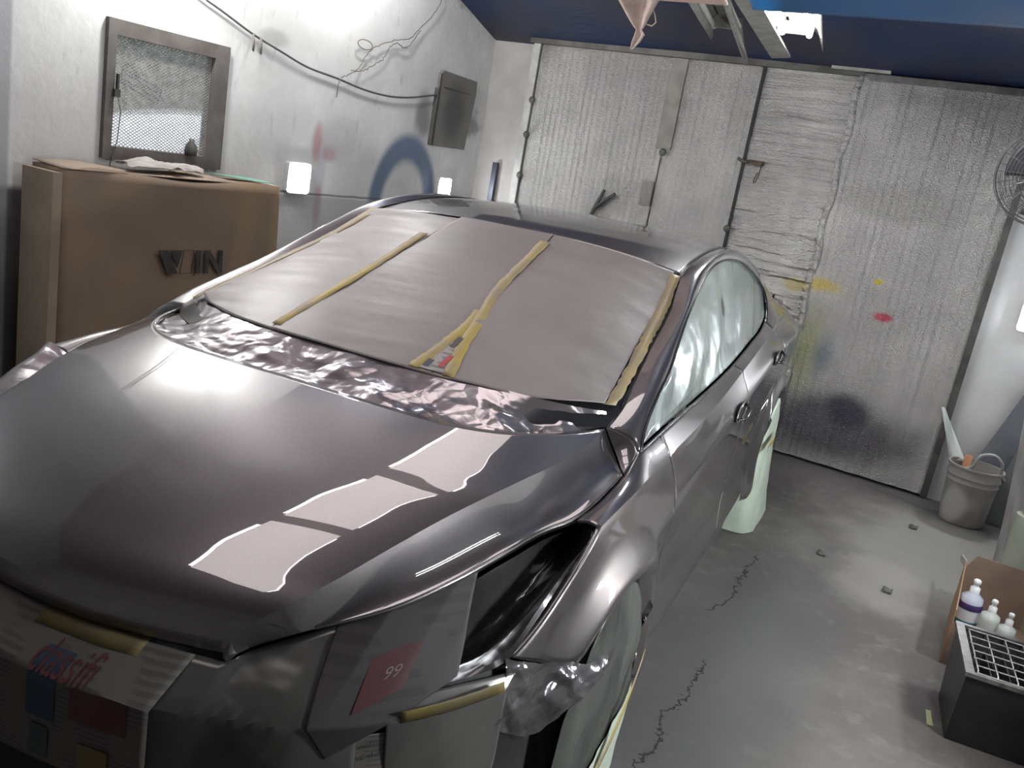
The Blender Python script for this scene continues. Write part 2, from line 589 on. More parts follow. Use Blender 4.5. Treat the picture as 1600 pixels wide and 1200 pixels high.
# C pillar from S1 up to the roof line
q_top = [(.762, 2.45, 1.062), (.757, 2.49, 1.076), (.745, 2.535, 1.11), (.737, 2.548, 1.141), (.722, 2.51, 1.187), (.705, 2.394, 1.240)]
CP_up = [(.592, 2.394, 1.340), (.588, 2.5, 1.322), (.596, 2.8, 1.258), (.615, 3.05, 1.175), (.64, 3.25, 1.095), (.66, 3.45, 1.075), (.64, 3.60, 1.07)]
CP_mid = [(.722, 2.51, 1.187), (.722, 2.60, 1.16), (.728, 2.8, 1.13), (.735, 3.0, 1.10), (.745, 3.2, 1.075), (.72, 3.45, 1.065), (.67, 3.6, 1.062)]
CP_low = [(float(X(y, ZS(y))), y, float(ZS(y))) for y in np.linspace(2.446, 3.62, 10)]
a = cat_eval(q_top[:5][::-1] + [], np.linspace(0, 1, 20))
# two pieces: below mid, above mid
CM_start = [(.762, 2.45, 1.062), (.748, 2.53, 1.10), (.735, 2.56, 1.14)] + CP_mid[2:]
CPL = loft([CM_start, CP_low], 60, 10)
CPU = loft([[(.705, 2.394, 1.240), (.722, 2.51, 1.187), (.735, 2.56, 1.14)] + CP_mid[2:], [(.66, 2.42, 1.30)] + [(.665, 2.6, 1.262), (.67, 2.85, 1.20), (.68, 3.05, 1.135), (.69, 3.25, 1.085), (.69, 3.45, 1.07), (.655, 3.6, 1.066)], CP_up], 60, 14)
# cheap shared border: use the same middle curve
panel([QG, CPL, CPU], 'rear_quarter', mirror=True)

# ------------------------------------------------------------------ A pillar and roof rail (windscreen edge down to the side-glass line)
DLO_UP = [(.802, .178, .952), (.786, .253, .991), (.766, .422, 1.052), (.753, .555, 1.093), (.737, .662, 1.137), (.722, .767, 1.185), (.698, .964, 1.259), (.678, 1.156, 1.318),
          (.669, 1.303, 1.346), (.665, 1.455, 1.360), (.664, 1.642, 1.363), (.666, 1.813, 1.355), (.673, 2.009, 1.334), (.686, 2.197, 1.295), (.705, 2.394, 1.238)]
RAIL_OUT = WS_E + ROOF_E[1:5] + [(.588, 2.394, 1.340)]
def mid_curve():
    t = np.linspace(0, 1, 40); a = cat_eval(RAIL_OUT, t); b = cat_eval(DLO_UP, t); m = (a + b) / 2
    bow = .012 + .012 * np.clip(t * 2, 0, 1)
    m[:, 0] += bow; m[:, 2] += bow * .8
    return m.tolist()
RG = loft([RAIL_OUT, mid_curve(), DLO_UP], 90, 16)
panel([RG], 'roof_rail', mirror=True)
# base of the A pillar between hood, fender gap and windscreen corner
_o = np.array([.001, .006, .001])
APB = coons([tuple(p + _o) for p in HF[::3, -1]], [tuple(p) for p in RG[:, 0]],
            [tuple(HF[0, -1] + _o), tuple(RG[0, 0])], [tuple(HF[-1, -1] + _o), (.799, .14, .93), tuple(RG[-1, 0])], 16, 10)
panel([APB], 'pillar_base', mirror=True)
# DLO frame: thin bright line round the side glass
DLO_ALL = DLO_UP + [(.722, 2.507, 1.187), (.737, 2.544, 1.141), (.757, 2.505, 1.082)] + DLO_LOW[::-1][1:] + [(.800, .28, .951)]
_dl = cat_eval(DLO_ALL + [DLO_ALL[0]], np.linspace(0, 1, 140))[:-1]
for sg in (1, -1):
    mb = MB().tube([(p[0] * sg + .002 * sg, p[1], p[2]) for p in _dl], .0035, 6, closed=True)
    mb.build('window_surround', M_trim, parent=car)

# ------------------------------------------------------------------ roof
def roof_grid(nu=50, nv=40):
    u = np.linspace(0, 1, nu)
    c = cat_eval([(0, 1.06, 1.362), (0, 1.3, 1.394), (0, 1.6, 1.416), (0, 1.9, 1.42), (0, 2.2, 1.405), (0, 2.5, 1.37), (0, 2.8, 1.315)], u)
    e = cat_eval(ROOF_E[:7], u); v = np.linspace(0, 1, nv)
    G = np.zeros((nv, nu, 3))
    for j in range(nu):
        G[:, j, 0] = e[j, 0] * v
        G[:, j, 1] = c[j, 1] + (e[j, 1] - c[j, 1]) * v
        G[:, j, 2] = c[j, 2] + (e[j, 2] - c[j, 2]) * (v ** 2.4)
    return G
panel([roof_grid()], 'roof', both=True)
# ditch mouldings along the roof
for sg in (1, -1):
    pts = cat_eval(WS_E[1:] + ROOF_E[1:8], np.linspace(0, 1, 60))
    MB().tube([(p[0] * sg, p[1], p[2] + .001) for p in pts], .0042, 6).build('roof_moulding', M_trim, parent=car)
# header seal
MB().tube([(x, 1.055, 1.362 + (1.318 - 1.362) * abs(x / .614) ** 2.4 + .001) for x in np.linspace(-.61, .61, 40)], .003, 6).build('windscreen_seal', M_trim, parent=car)


def glass_grid(lo, hi, off=0., nu=40, nv=60, bow=.0):
    """between two half curves mirrored in x; lo/hi functions of signed v -> point"""
    G = np.zeros((nu, nv, 3))
    for i, t in enumerate(np.linspace(0, 1, nu)):
        for j, s_ in enumerate(np.linspace(-1, 1, nv)):
            G[i, j] = lo(s_) * (1 - t) + hi(s_) * t
            G[i, j, 2] += bow * math.sin(math.pi * t) * (1 - .6 * s_ * s_)
    return G


def ws_edge(t): return cat_eval(WS_E, np.array([t]))[0]
def ws_pt(t, s_, off=0.):
    """windscreen surface: t 0 at the glass foot .. 1 header, s -1..1"""
    e = ws_edge(t)
    yc = -.04 + 1.10 * t; zc = .992 + (1.362 - .992) * (t ** .93)
    k = abs(s_)
    x = e[0] * s_
    y = yc + (e[1] - yc) * k ** (2.6 if t > .5 else 2.6 + (0.5 - t) * 3)
    z = zc + (e[2] - zc) * k ** 2.4
    return np.array([x, y - off * .32, z + off * .95])
WG = np.array([[ws_pt(t, s_) for s_ in np.linspace(-1, 1, 50)] for t in np.linspace(0, 1, 40)])
o = MB().grid(WG); orient(o); o.build('windscreen', M_trim, parent=car)
# rear window and boot
RWG = np.array([[(x * (1 - t) * .585 / .585 + x * 0, 0, 0) for x in (0,)] for t in (0,)])
def rear_pt(t, s_):
    ea = np.array([.596, 2.8, 1.258]); eb = np.array([.64, 3.25, 1.10])
    e = ea + (eb - ea) * t; yc = 2.80 + .42 * t; zc = 1.315 - .19 * t
    return (e[0] * s_, yc + (e[1] - yc) * abs(s_) ** 2.4, zc + (e[2] - zc) * abs(s_) ** 2.4)
mb = MB().grid([[rear_pt(t, s_) for s_ in np.linspace(-1, 1, 30)] for t in np.linspace(0, 1, 14)]); orient(mb); mb.build('rear_window', M_trim, parent=car)
bt = np.array([[( (.64 + .02 * math.sin(t * 3)) * s_, 3.22 + .36 * t - .06 * s_ * s_ * t, 1.125 - .035 * s_ ** 2 * (1 - t) - .02 * t) for s_ in np.linspace(-1, 1, 30)] for t in np.linspace(0, 1, 12)])
mb = MB().grid(bt); orient(mb)
bb = np.array([[(s_ * .66, 3.60 + .06 * math.sin(t * 3.1) - .10 * abs(s_) ** 3, 1.10 - .80 * t) for s_ in np.linspace(-1, 1, 30)] for t in np.linspace(0, 1, 16)])
mb2 = MB().grid(bb); orient(mb2); mb.add(mb2.v, mb2.f); mb.build('boot_lid', M_paint, parent=car)

# ------------------------------------------------------------------ bumper, lamp bays, underbody
bxx = [0, .2, .4, .6, .75, .82, .90]; byy = [-.905, -.895, -.85, -.735, -.55, -.42, -.22]
def BY(x): return pchip(bxx, byy, np.abs(x))
_ex = [0, .2, .33] + [p[0] for p in EDGE[:9]] + [.9]
_ey = [-.888, -.872, -.838] + [p[1] for p in EDGE[:9]] + [-.12]
_ez = [.700, .698, .694] + [p[2] for p in EDGE[:9]] + [.87]
def EY(x): return np.interp(np.abs(x), _ex, _ey)
def EZ(x): return np.interp(np.abs(x), _ex, _ez)
def FY(x, z, off):
    """front of the car: bumper face, then leaning back up to the hood edge"""
    k = np.clip((z - .63) / (EZ(x) - .63), 0, 1)
    return (BY(x) - off) * (1 - k) + (EY(x) + .012) * k
xs = np.linspace(-.81, .81, 80)
bump = np.stack([np.stack([xs * k, BY(xs) + d, np.full(80, z)], -1) for z, d, k in ((.655, .03, .985), (.62, .012, 1), (.5, .0, 1), (.35, .0, 1), (.24, .03, 1), (.19, .10, .98))])
mb = MB().grid(bump); orient(mb, (0, .4, .5)); mb.build('front_bumper', M_black, parent=car)
# lamp bay: a recess between the hood edge, the fender edge and the bumper top
def bay():
    inner = [(p[0] + .004, p[1] + .01, p[2] - .022) for p in EDGE[:9]]
    outer = [(.43, -.82, .66), (.53, -.77, .65), (.63, -.69, .65), (.72, -.58, .66), (.78, -.475, .675), (.80, -.37, .74), (.815, -.27, .805), (.825, -.19, .86), (.79, -.165, .862)]
    mid = [((a[0] + b[0]) / 2 - .03, (a[1] + b[1]) / 2 + .07, (a[2] + b[2]) / 2 - .07) for a, b in zip(cat_eval(inner, np.linspace(0, 1, 9)), cat_eval(outer, np.linspace(0, 1, 9)))]
    return loft([inner, mid, outer], 40, 24)
BAY = bay()
panel([BAY], 'headlamp_bay', M_black, mirror=True, thick=0)
# dark inner shell that fills the seams and the cabin
inn = MB()
ys = np.linspace(.2, 3.5, 40)
inn.grid(np.stack([np.stack([(W_(ys) - .05) * k, ys, np.full(40, z)], -1) for k, z in ((.6, .16), (.97, .2), (1, .5), (.97, .8))]))
inn.grid(np.stack([np.stack([-(W_(ys) - .05) * k, ys, np.full(40, z)], -1) for k, z in ((.6, .16), (.97, .2), (1, .5), (.97, .8))]))
inn.box((-.55, -.3, .17), (.55, 3.3, .22))
gy = np.linspace(.1, 2.6, 30)
inn.build('underbody', M_black, parent=car, smooth=False)
# cowl panel below the windscreen foot
cw = np.array([[(x, -.165 + .33 * abs(x / .7) ** 4.5 + d, .965 - .04 * abs(x / .7) ** 2 + h) for x in np.linspace(-.69, .69, 40)] for d, h in ((-.02, -.03), (.02, -.04), (.08, -.03), (.13, .01))])
mb = MB().grid(cw); orient(mb); mb.build('cowl_panel', M_black, parent=car)

# wheels
def wheel(cx, cy, sg):
    prof = [(.20, -.09), (.225, -.10), (.29, -.105), (.312, -.085), (.316, -.04), (.316, .04), (.312, .085), (.29, .105), (.225, .10), (.20, .09)]
    m4 = Matrix.Translation((cx, cy, .315)) @ Matrix.Rotation(math.pi / 2 * sg, 4, 'Y')
    t = MB().lathe(prof, 48, m4, cap=False).build('wheel', M_tyre, parent=car)
    rim = MB().lathe([(.01, .06), (.05, .065), (.06, .05), (.19, .045), (.205, .09), (.215, .095), (.20, .0), (.02, .0)], 36, m4)
    for k in range(5):
        q = m4 @ Matrix.Rotation(k * 2 * math.pi / 5, 4, 'Z')
        rim.box((.03, -.03, .05), (.2, .03, .085), m=q)
    rim.build('rim', M_rim, parent=t, smooth=True, angle=35)
for cy in (0, 2.7):
    for sg in (1, -1): wheel(.775 * sg, cy, sg)

# door handles: recess and grab
def handle(y, z, sg, ln=.19):
    x = float(X(y, z)); mb = MB()
    n = 14
    P = np.zeros((8, 40, 3))
    for i, r in enumerate(np.linspace(.02, 1, 8)):
        for j, t in enumerate(np.linspace(0, 2 * math.pi, 40)):
            P[i, j] = ((x + .001 - .018 * (1 - r * r)) * sg + .0025 * sg, y + ln * .5 * r * math.cos(t), z + .034 * r * math.sin(t) + .05 * (ln * .5 * r * math.cos(t)))
    mb.grid(P)
    h = mb.build('door_handle', M_black, parent=car)
    rim = [(P[7, j] + np.array([.002 * sg, 0, 0])) for j in range(39)]
    MB().tube(rim, .003, 6, closed=True).build('handle_rim', M_paint, parent=h)
    MB().tube([(x * sg + .012 * sg, y - ln * .48, z - .01), (x * sg + .028 * sg, y - ln * .2, z - .012), (x * sg + .028 * sg, y + ln * .25, z + .006), (x * sg + .008 * sg, y + ln * .5, z + .014)], [.005, .008, .008, .005], 10).build('handle_bar', M_trim, parent=h)
for sg in (1, -1):
    handle(1.36, .845, sg); handle(2.22, .94, sg)

# inner side glass (dark) behind the masking
def dlo_grid(nu=60, nv=24, off=0.):
    t = np.linspace(0, 1, nu)
    up = cat_eval(DLO_UP + [(.722, 2.507, 1.187)], t)
    lo = cat_eval([(.802, .180, .948)] + DLO_LOW[0:-1] + [(.757, 2.505, 1.082)], t)
    v = np.linspace(0, 1, nv)[:, None, None]
    G = up[None] * (1 - v) + lo[None] * v
    G[..., 0] += off
    return G
DG = dlo_grid(off=-.022)
panel([DG], 'side_window', M_trim, mirror=True, thick=0)

# ================================================================== masking on the car
# crinkled film over the side windows
def side_film(sg, seed):
    G = dlo_grid(150, 70, 0.); H, Wd = G.shape[:2]
    vv, uu = np.meshgrid(np.linspace(0, 1, H), np.linspace(0, 1, Wd), indexing='ij')
    edge = np.minimum(np.minimum(vv, 1 - vv) * 6, np.minimum(uu, 1 - uu) * 10).clip(0, 1)
    y, z = G[..., 1], G[..., 2]
    G[..., 0] += -.011 + .016 * crumple(y * .8, z * 1.3, 1.3, seed, 4) * edge + .003 * smooth_waves(y, z, 3, seed + 3) * edge
    G[..., 0] *= sg
    mb = MB().grid(G); orient(mb)
    return on_car(mb, 'masking_film', M_film, 'crinkled silvery plastic film over the side windows nearest the foil doors' if sg > 0 else 'crinkled silvery plastic film over the side windows facing the window wall', 'masking film', angle=28)
side_film(1, 11); side_film(-1, 12)

# windscreen: lower strip of glossy film tucked under the hood edge
hood_rear = np.concatenate([HG[::-1, -1] * np.array([-1, 1, 1]), HG[1:, -1]])
def film_strip(nu=170, nv=46):
    t = np.linspace(0, 1, nu)
    hr = cat_eval(hood_rear, t)
    lo = hr + np.array([0, -.03, -.020]); a = hr + np.array([0, .012, -.016]); b = hr + np.array([0, .05, -.012])
    tops = np.array([ws_pt(.070 + .040 * (1 - abs(s_) ** 2) , s_, .005) for s_ in np.linspace(-.97, .97, nu)])
    c = (b + tops) / 2 + np.array([0, 0, -.003])
    G = np.zeros((nv, nu, 3)); v = np.linspace(0, 1, nv)
    for j in range(nu):
        P = np.stack([lo[j], a[j], b[j], c[j], tops[j]])
        for k in range(3): G[:, j, k] = pchip([0, .15, .35, .65, 1], P[:, k], v)
    x, y = G[..., 0], G[..., 1]
    ed = np.sin(np.linspace(0, 1, nv) * math.pi)[:, None] ** .7
    ed = ed * np.clip(1.35 - np.linspace(0, 1, nv), .25, 1)[:, None]
    G[..., 2] += .012 * crumple(x, y * 1.6, 3.2, 5, 5) * ed + .002
    return G
mb = MB().grid(film_strip()); orient(mb)
on_car(mb, 'masking_film', M_film_mauve, 'glossy crinkled plastic film strip tucked under the rear edge of the hood', 'masking film', angle=30)

def ws_uv(px):
    return px
# main paper in three sheets between the tape lines
def paper(sa, sb, seed, name, label, t0=.075, t1=.985, sbot=None):
    nu, nv = 90, 70; G = np.zeros((nu, nv, 3))
    for i, t in enumerate(np.linspace(0, 1, nu)):
        for j, s_ in enumerate(np.linspace(0, 1, nv)):
            a = sbot[0] + (sa - sbot[0]) * t if sbot else sa; b = sbot[1] + (sb - sbot[1]) * t if sbot else sb
            ss = a + (b - a) * s_
            tl = t0 + (.03 * ss * ss)
            G[i, j] = ws_pt(tl + (t1 - tl) * t, ss, .010)
    x, y = G[..., 0], G[..., 1]
    low = np.clip(1.5 - 1.3 * np.linspace(0, 1, nu), .35, 1)[:, None]
    corner = 1 + 2.2 * np.clip((np.abs(x) - .42) / .2, 0, 1) * np.clip((.5 - y) / .4, 0, 1)
    up = 1 + 1.0 * np.clip((y - .8) / .2, 0, 1)
    d = .0035 * smooth_waves(x, y * 1.2, .9, seed, 4) + .0014 * crumple(x, y, 2.2, seed + 1, 4) * low
    G[..., 2] += (d + .0015 * crumple(x * .4, y * 2, 3.4, seed + 7, 3)) * corner * up
    G[..., 2] += .0
    mb = MB().grid(G); orient(mb)
    on_car(mb, name, M_paper, label, 'masking paper', thick=.0008)
paper(-.955, -.36, 21, 'masking_paper', 'taupe masking paper sheet on the windscreen, left of both yellow tape lines', sbot=(-.93, -.36))
paper(-.36, .235, 22, 'masking_paper', 'taupe masking paper sheet in the middle of the windscreen between the yellow tape lines', sbot=(-.36, .36))
paper(.235, .968, 23, 'masking_paper', 'taupe masking paper sheet on the windscreen nearest the silvery side windows', sbot=(.36, .95))

def tape(pts, wd, label, m=M_tape, off=.0125, group=None):
    """pts: (t, s) on the windscreen"""
    P = cat_eval([(a, b, 0) for a, b in pts], np.linspace(0, 1, 40)); L = []
    for i, (t, s_, _) in enumerate(P):
        r = random.uniform(.85, 1.15)
        c = ws_pt(t, s_, off); dx = np.array([wd / 2 * r, 0, 0])
        tilt = ws_pt(min(1, t), min(1, s_ + .03), off) - c; tilt = tilt / np.linalg.norm(tilt)
        L.append([c - tilt * wd / 2 * r, c, c + tilt * wd / 2 * r])
    mb = MB().grid(np.array(L)); orient(mb)
    on_car(mb, 'masking_tape', m, label, 'tape', group, thick=.0006)
tape([(.10, -.36), (.5, -.37), (.80, -.405)], .032, 'yellow masking tape line on the windscreen, the one nearer the cardboard box')
tape([(.085, .43), (.2, .385), (.34, .345), (.5, .29), (.81, .25), (.92, .238)], .034, 'yellow masking tape line on the windscreen, long one right of the newsprint scrap')
tape([(.085, .285), (.2, .305), (.33, .315), (.40, .305)], .032, 'short yellow masking tape line left of the newsprint scrap on the windscreen')
tape([(.06, -.955), (.3, -.965), (.6, -.97), (.99, -.97)], .05, 'tan masking tape along the windscreen edge beside the cardboard box', M_tape_tan)
tape([(.10, .968), (.3, .980), (.6, .980), (.97, .978)], .034, 'tan masking tape along the windscreen edge beside the side windows', M_tape_tan)
tape([(.082, .25), (.08, .35), (.076, .44)], .02, 'yellow tape end at the foot of the windscreen under the newsprint scrap')

# newsprint scrap showing between the two tapes
def newsprint(name, c1, ink, sc):
    m = mat(name, c1, .7)
    n = N(m)
    wv = n.n('ShaderNodeTexWave'); wv.bands_direction = 'Z'; wv.inputs['Scale'].default_value = sc; wv.inputs['Distortion'].default_value = 1.2
    n.l(n.pos, wv.inputs['Vector'])
    blk = n.mr(n.noise(9, 2), .47, .53)
    f = n.math('MULTIPLY', n.mr(wv.outputs['Fac'], .35, .6), blk)
    n.out(n.mix(n.math('MULTIPLY', f, .55), c1, ink), n.bump(n.noise(6, 3), .3, .02))
    return m
M_news = newsprint('newsprint', (.42, .40, .38), (.10, .10, .11), 40)
M_news_dim = newsprint('shaded_newspaper', (.125, .112, .10), (.05, .05, .052), 32)  # newsprint copy with the shade at the car's front put into its colour
mb = MB()
G = np.array([[ws_pt(t, a + (b - a) * k, .0118) for k in (0, .5, 1)] for t, a, b in ((.09, .30, .415), (.15, .315, .39), (.22, .325, .37), (.29, .335, .352))])
mb.grid(G); orient(mb)
scrap_mats = []
on_car(mb, 'newspaper_scrap', M_news, 'small printed newspaper scrap between the yellow tapes on the windscreen', 'newspaper')
for (t0, t1, sa, sb, c, nm, lb) in ((.11, .165, .365, .385, (.50, .05, .06), 'red_print', 0), (.10, .13, .312, .335, (.05, .05, .10), 'ink_print', 0), (.20, .25, .335, .357, (.08, .06, .06), 'photo_print', 0)):
    mb = MB().grid(np.array([[ws_pt(t, s_, .0132) for s_ in (sa, sb)] for t in (t0, t1)])); orient(mb)
    o = bpy.data.objects.get('newspaper_scrap')
    mb.v = [tuple(p) for p in c2w(np.array(mb.v))]
    part(mb, nm, mat(nm, c, .6), o)

# strip of black tape / film lumps along the header edge
# ------------------------------------------------------------------ masking over the front
M_yel_dim = M_tape
def on_front(name, m, poly, off, seed, amp, label, cat, nu=50, nv=50, drape=.0, angle=35, sc=3., group=None, flare=0.):
    """sheet over the bumper: poly = 4 corners (x,z) top-left, top-right, bottom-right, bottom-left"""
    tl, tr_, br, bl = [np.array([p[0], p[1] or 0.], float) for p in poly]
    u = np.linspace(0, 1, nu)[None, :, None]; v = np.linspace(0, 1, nv)[:, None, None]
    Q = (1 - v) * ((1 - u) * tl + u * tr_) + v * ((1 - u) * bl + u * br)
    x, z = Q[..., 0], Q[..., 1]
    if poly[0][1] is None:          # top tucked under the hood edge
        zt = EZ(tl[0] + (tr_[0] - tl[0]) * u[..., 0]) - .006; zb = bl[1] + (br[1] - bl[1]) * u[..., 0]
        z = zt * (1 - v[..., 0]) + zb * v[..., 0]
    G = np.zeros((nv, nu, 3)); G[..., 0] = x; G[..., 2] = z
    G[..., 1] = FY(x, z, off) - flare * v[..., 0]
    ed = np.clip(v[..., 0] * 8, .15, 1)
    G[..., 1] -= (amp * crumple(x, z, sc, seed, 4) + amp * 1.2 * smooth_waves(x, z, sc * .5, seed + 1, 3)) * ed
    mb = MB().grid(G); orient(mb, (0, .4, .5))
    return on_car(mb, name, m, label, cat, group, angle=angle, thick=.0006)

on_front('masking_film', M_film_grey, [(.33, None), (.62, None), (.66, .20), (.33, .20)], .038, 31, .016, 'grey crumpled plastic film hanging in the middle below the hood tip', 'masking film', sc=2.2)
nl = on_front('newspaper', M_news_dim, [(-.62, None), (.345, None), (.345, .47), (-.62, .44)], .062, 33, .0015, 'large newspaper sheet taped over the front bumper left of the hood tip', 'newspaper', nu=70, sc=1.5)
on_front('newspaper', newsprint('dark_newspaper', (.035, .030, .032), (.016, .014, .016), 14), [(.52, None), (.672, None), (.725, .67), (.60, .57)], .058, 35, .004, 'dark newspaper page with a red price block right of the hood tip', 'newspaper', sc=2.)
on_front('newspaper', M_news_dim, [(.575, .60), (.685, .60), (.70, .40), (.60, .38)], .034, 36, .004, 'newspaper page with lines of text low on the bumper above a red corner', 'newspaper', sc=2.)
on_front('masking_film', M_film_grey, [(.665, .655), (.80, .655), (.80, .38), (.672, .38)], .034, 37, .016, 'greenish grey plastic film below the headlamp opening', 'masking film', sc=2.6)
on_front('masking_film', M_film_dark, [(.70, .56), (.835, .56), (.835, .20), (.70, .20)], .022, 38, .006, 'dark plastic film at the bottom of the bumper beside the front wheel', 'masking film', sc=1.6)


def bumper_prints(txt, size, x, z, m, parent, off, tilt=0.):
    """lettering following the bumper"""
    vs, fs = text_mesh(txt, size, Matrix.Identity(4))
    out = []
    for p in vs:
        dx = p.x * math.cos(tilt) - p.y * math.sin(tilt); dz = p.x * math.sin(tilt) + p.y * math.cos(tilt)
        xx = x + dx * .9
        zz = z + dz; out.append((xx, float(FY(xx, zz, off)), zz))
    mb = MB(); mb.v = [tuple(q) for q in c2w(np.array(out))]; mb.f = fs; mb.fm = [0] * len(fs)
    return part(mb, 'print', m, parent, smooth=False)
M_ink_red = mat('red_ink', (.10, .02, .02), .6)
M_ink_dim = mat('grey_ink', (.05, .045, .045), .6)
M_ink_pale = mat('pale_ink', (.16, .12, .12), .6)
news = [o for o in bpy.data.objects if o.name.startswith('newspaper') and not o.name.startswith('newspaper_scrap')]
bumper_prints('classifi', .055, .10, .632, M_ink_red, news[0], .0675)
bumper_prints('ados', .055, .27, .632, M_ink_red, news[0], .0475) if 0 else None

# red corner, price block
def patch_front(name, m, poly, off, parent, n=10):
    tl, tr_, br, bl = [np.array(p, float) for p in poly]
    u = np.linspace(0, 1, n)[None, :, None]; v = np.linspace(0, 1, n)[:, None, None]
    Q = (1 - v) * ((1 - u) * tl + u * tr_) + v * ((1 - u) * bl + u * br)
    G = np.zeros((n, n, 3)); G[..., 0] = Q[..., 0]; G[..., 2] = Q[..., 1]
    G[..., 1] = FY(Q[..., 0], Q[..., 1], off)
    mb = MB().grid(G); orient(mb, (0, .4, .5)); mb.v = [tuple(q) for q in c2w(np.array(mb.v))]
    return part(mb, name, m, parent)
M_redblk = mat('dark_red_ink', (.055, .010, .012), .5)
patch_front('price_block', M_redblk, [(.595, .735), (.655, .745), (.665, .670), (.62, .645)], .064, news[1])
bumper_prints('99', .022, .632, .682, M_ink_pale, news[1], .067, .2)
patch_front('red_corner', mat('red_page_corner', (.30, .012, .02), .5), [(.60, .455), (.692, .50), (.692, .44), (.60, .40)], .043, news[2])
bumper_prints('disponivel', .017, .602, .570, M_ink_dim, news[2], .044, .15)
bumper_prints('pernas do', .017, .604, .548, M_ink_dim, news[2], .044, .15)
for (a, b, c, d, col, nm) in ((-.12, .02, .60, .50, (.05, .055, .06), 'dark_photo_print'), (.11, .17, .66, .55, (.03, .05, .09), 'blue_photo_print'),
                            (.20, .31, .63, .57, (.10, .035, .04), 'maroon_photo_print'), (.12, .16, .535, .475, (.05, .07, .08), 'text_block_print'), (.22, .28, .53, .48, (.16, .12, .05), 'ochre_photo_print')):
    patch_front(nm, mat(nm, col, .6), [(a, c), (b, c), (b, d), (a, d)], .066, news[0])
# yellow tape at the top of the newspaper and below the headlamp bay
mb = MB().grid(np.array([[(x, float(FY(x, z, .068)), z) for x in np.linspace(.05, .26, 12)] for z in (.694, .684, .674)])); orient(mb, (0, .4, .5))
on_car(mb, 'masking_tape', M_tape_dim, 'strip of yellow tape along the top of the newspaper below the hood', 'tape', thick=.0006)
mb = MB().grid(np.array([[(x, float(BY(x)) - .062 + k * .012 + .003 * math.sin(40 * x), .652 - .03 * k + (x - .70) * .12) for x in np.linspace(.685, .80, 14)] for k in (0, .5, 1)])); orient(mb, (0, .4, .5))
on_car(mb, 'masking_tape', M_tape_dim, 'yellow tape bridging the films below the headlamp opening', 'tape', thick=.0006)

# film stuffed in the headlamp bay
def bay_film():
    G = BAY.copy(); nvv, nuu = G.shape[:2]
    t = np.linspace(0, 1, nuu * 3)
    G = np.stack([cat_eval(G[i], t) for i in range(nvv)])
    vv = np.linspace(0, 1, nvv)[:, None]; 
    ed = np.sin(vv * math.pi) ** .5
    h = crumple(G[..., 0] * 1.3 - G[..., 1] * .6, G[..., 1] * .5, 2.6, 41, 4)
    G[..., 2] += (.022 + .034 * h) * ed
    G[..., 1] -= (.015 + .020 * h) * ed
    return G
mb = MB().grid(bay_film()); orient(mb, (0, .4, .5))
on_car(mb, 'masking_film', M_film_dark, 'dark glossy film stuffed in the open headlamp bay beside the fender', 'masking film', angle=30)
FB = loft([EDGE[1:9], [((a[0] + b[0]) / 2 + .015, (a[1] + b[1]) / 2 - .015, (a[2] + b[2]) / 2 + .022) for a, b in zip(cat_eval(EDGE[1:9], np.linspace(0, 1, 9)), cat_eval([(.785, -.485, .68), (.80, -.37, .745), (.818, -.27, .81), (.832, -.18, .872)], np.linspace(0, 1, 9)))], [(.785, -.485, .68), (.80, -.37, .745), (.818, -.27, .81), (.832, -.18, .872)]], 60, 24)
mb = MB().grid(FB * np.array([-1, 1, 1])); orient(mb, (0, .4, .5))
on_car(mb, 'masking_film', M_film_mauve, 'smooth glossy film stretched over the headlamp opening on the wall side of the car', 'masking film', angle=30)

# shiny crumpled film hanging at the fender's front corner
def corner_film():
    pts_t = [(.785, -.485, .682), (.815, -.43, .662), (.86, -.35, .636), (.895, -.28, .622), (.92, -.20, .64)]
    pts_m = [(.800, -.50, .61), (.835, -.42, .585), (.875, -.35, .575), (.905, -.29, .585), (.922, -.22, .61)]
    pts_b = [(.785, -.51, .55), (.83, -.45, .518), (.855, -.37, .515), (.885, -.31, .54), (.91, -.25, .58)]
    G = loft([pts_t, pts_m, pts_b], 60, 34)
    h = crumple(G[..., 1] * 2, G[..., 2] * 2, 3.2, 51, 5)
    G[..., 0] += .011 * h; G[..., 1] -= .011 * h
    return G
mb = MB().grid(corner_film()); orient(mb, (0, .4, .5))
on_car(mb, 'masking_film', film('black_crumpled_film', (.10, .095, .10), (.2, .19, .2), .14, .7, .4, 14.), 'shiny crumpled film knotted under the front corner of the fender', 'masking film', angle=25)

# wheel bags
def front_bag():
    n, m_ = 60, 46; G = np.zeros((n, m_, 3))
    for i, v in enumerate(np.linspace(0, 1, n)):
        z = .655 * (1 - v)
        if z > .315: half = math.sqrt(max(0, .345 ** 2 - (z - .315) ** 2))
        else: half = .345 - .03 * (1 - z / .315)
        half = max(half, .02)
        for j, s_ in enumerate(np.linspace(-1, 1, m_)):
            y = s_ * half
            x = .872 + .028 * math.cos(s_ * math.pi / 2) ** .5 * min(1, (1 - v) * 3 + .6) * min(1, v * 5)
            G[i, j] = (x, y, z)
    h = crumple(G[..., 1], G[..., 2] * .7, 2.6, 61, 5)
    G[..., 0] += .009 * h
    G[-1, :, 2] = .003
    return G
FBG = front_bag()
mb = MB().grid(FBG[:38]); orient(mb)
on_car(mb, 'wheel_cover', M_bag_grey, 'smoky plastic film wrapped over the front wheel under the fender arch', 'wheel cover', angle=35)
mb = MB().grid(FBG[36:] + np.array([.006, 0, 0])); orient(mb)
on_car(mb, 'wheel_cover', M_bag, 'pale green plastic skirt taped round the foot of the front wheel', 'wheel cover', angle=35)
mb = MB(); P = [(.93, -.30 + .6 * k, .13 + .26 * k ** .8 ) for k in np.linspace(0, 1, 12)]
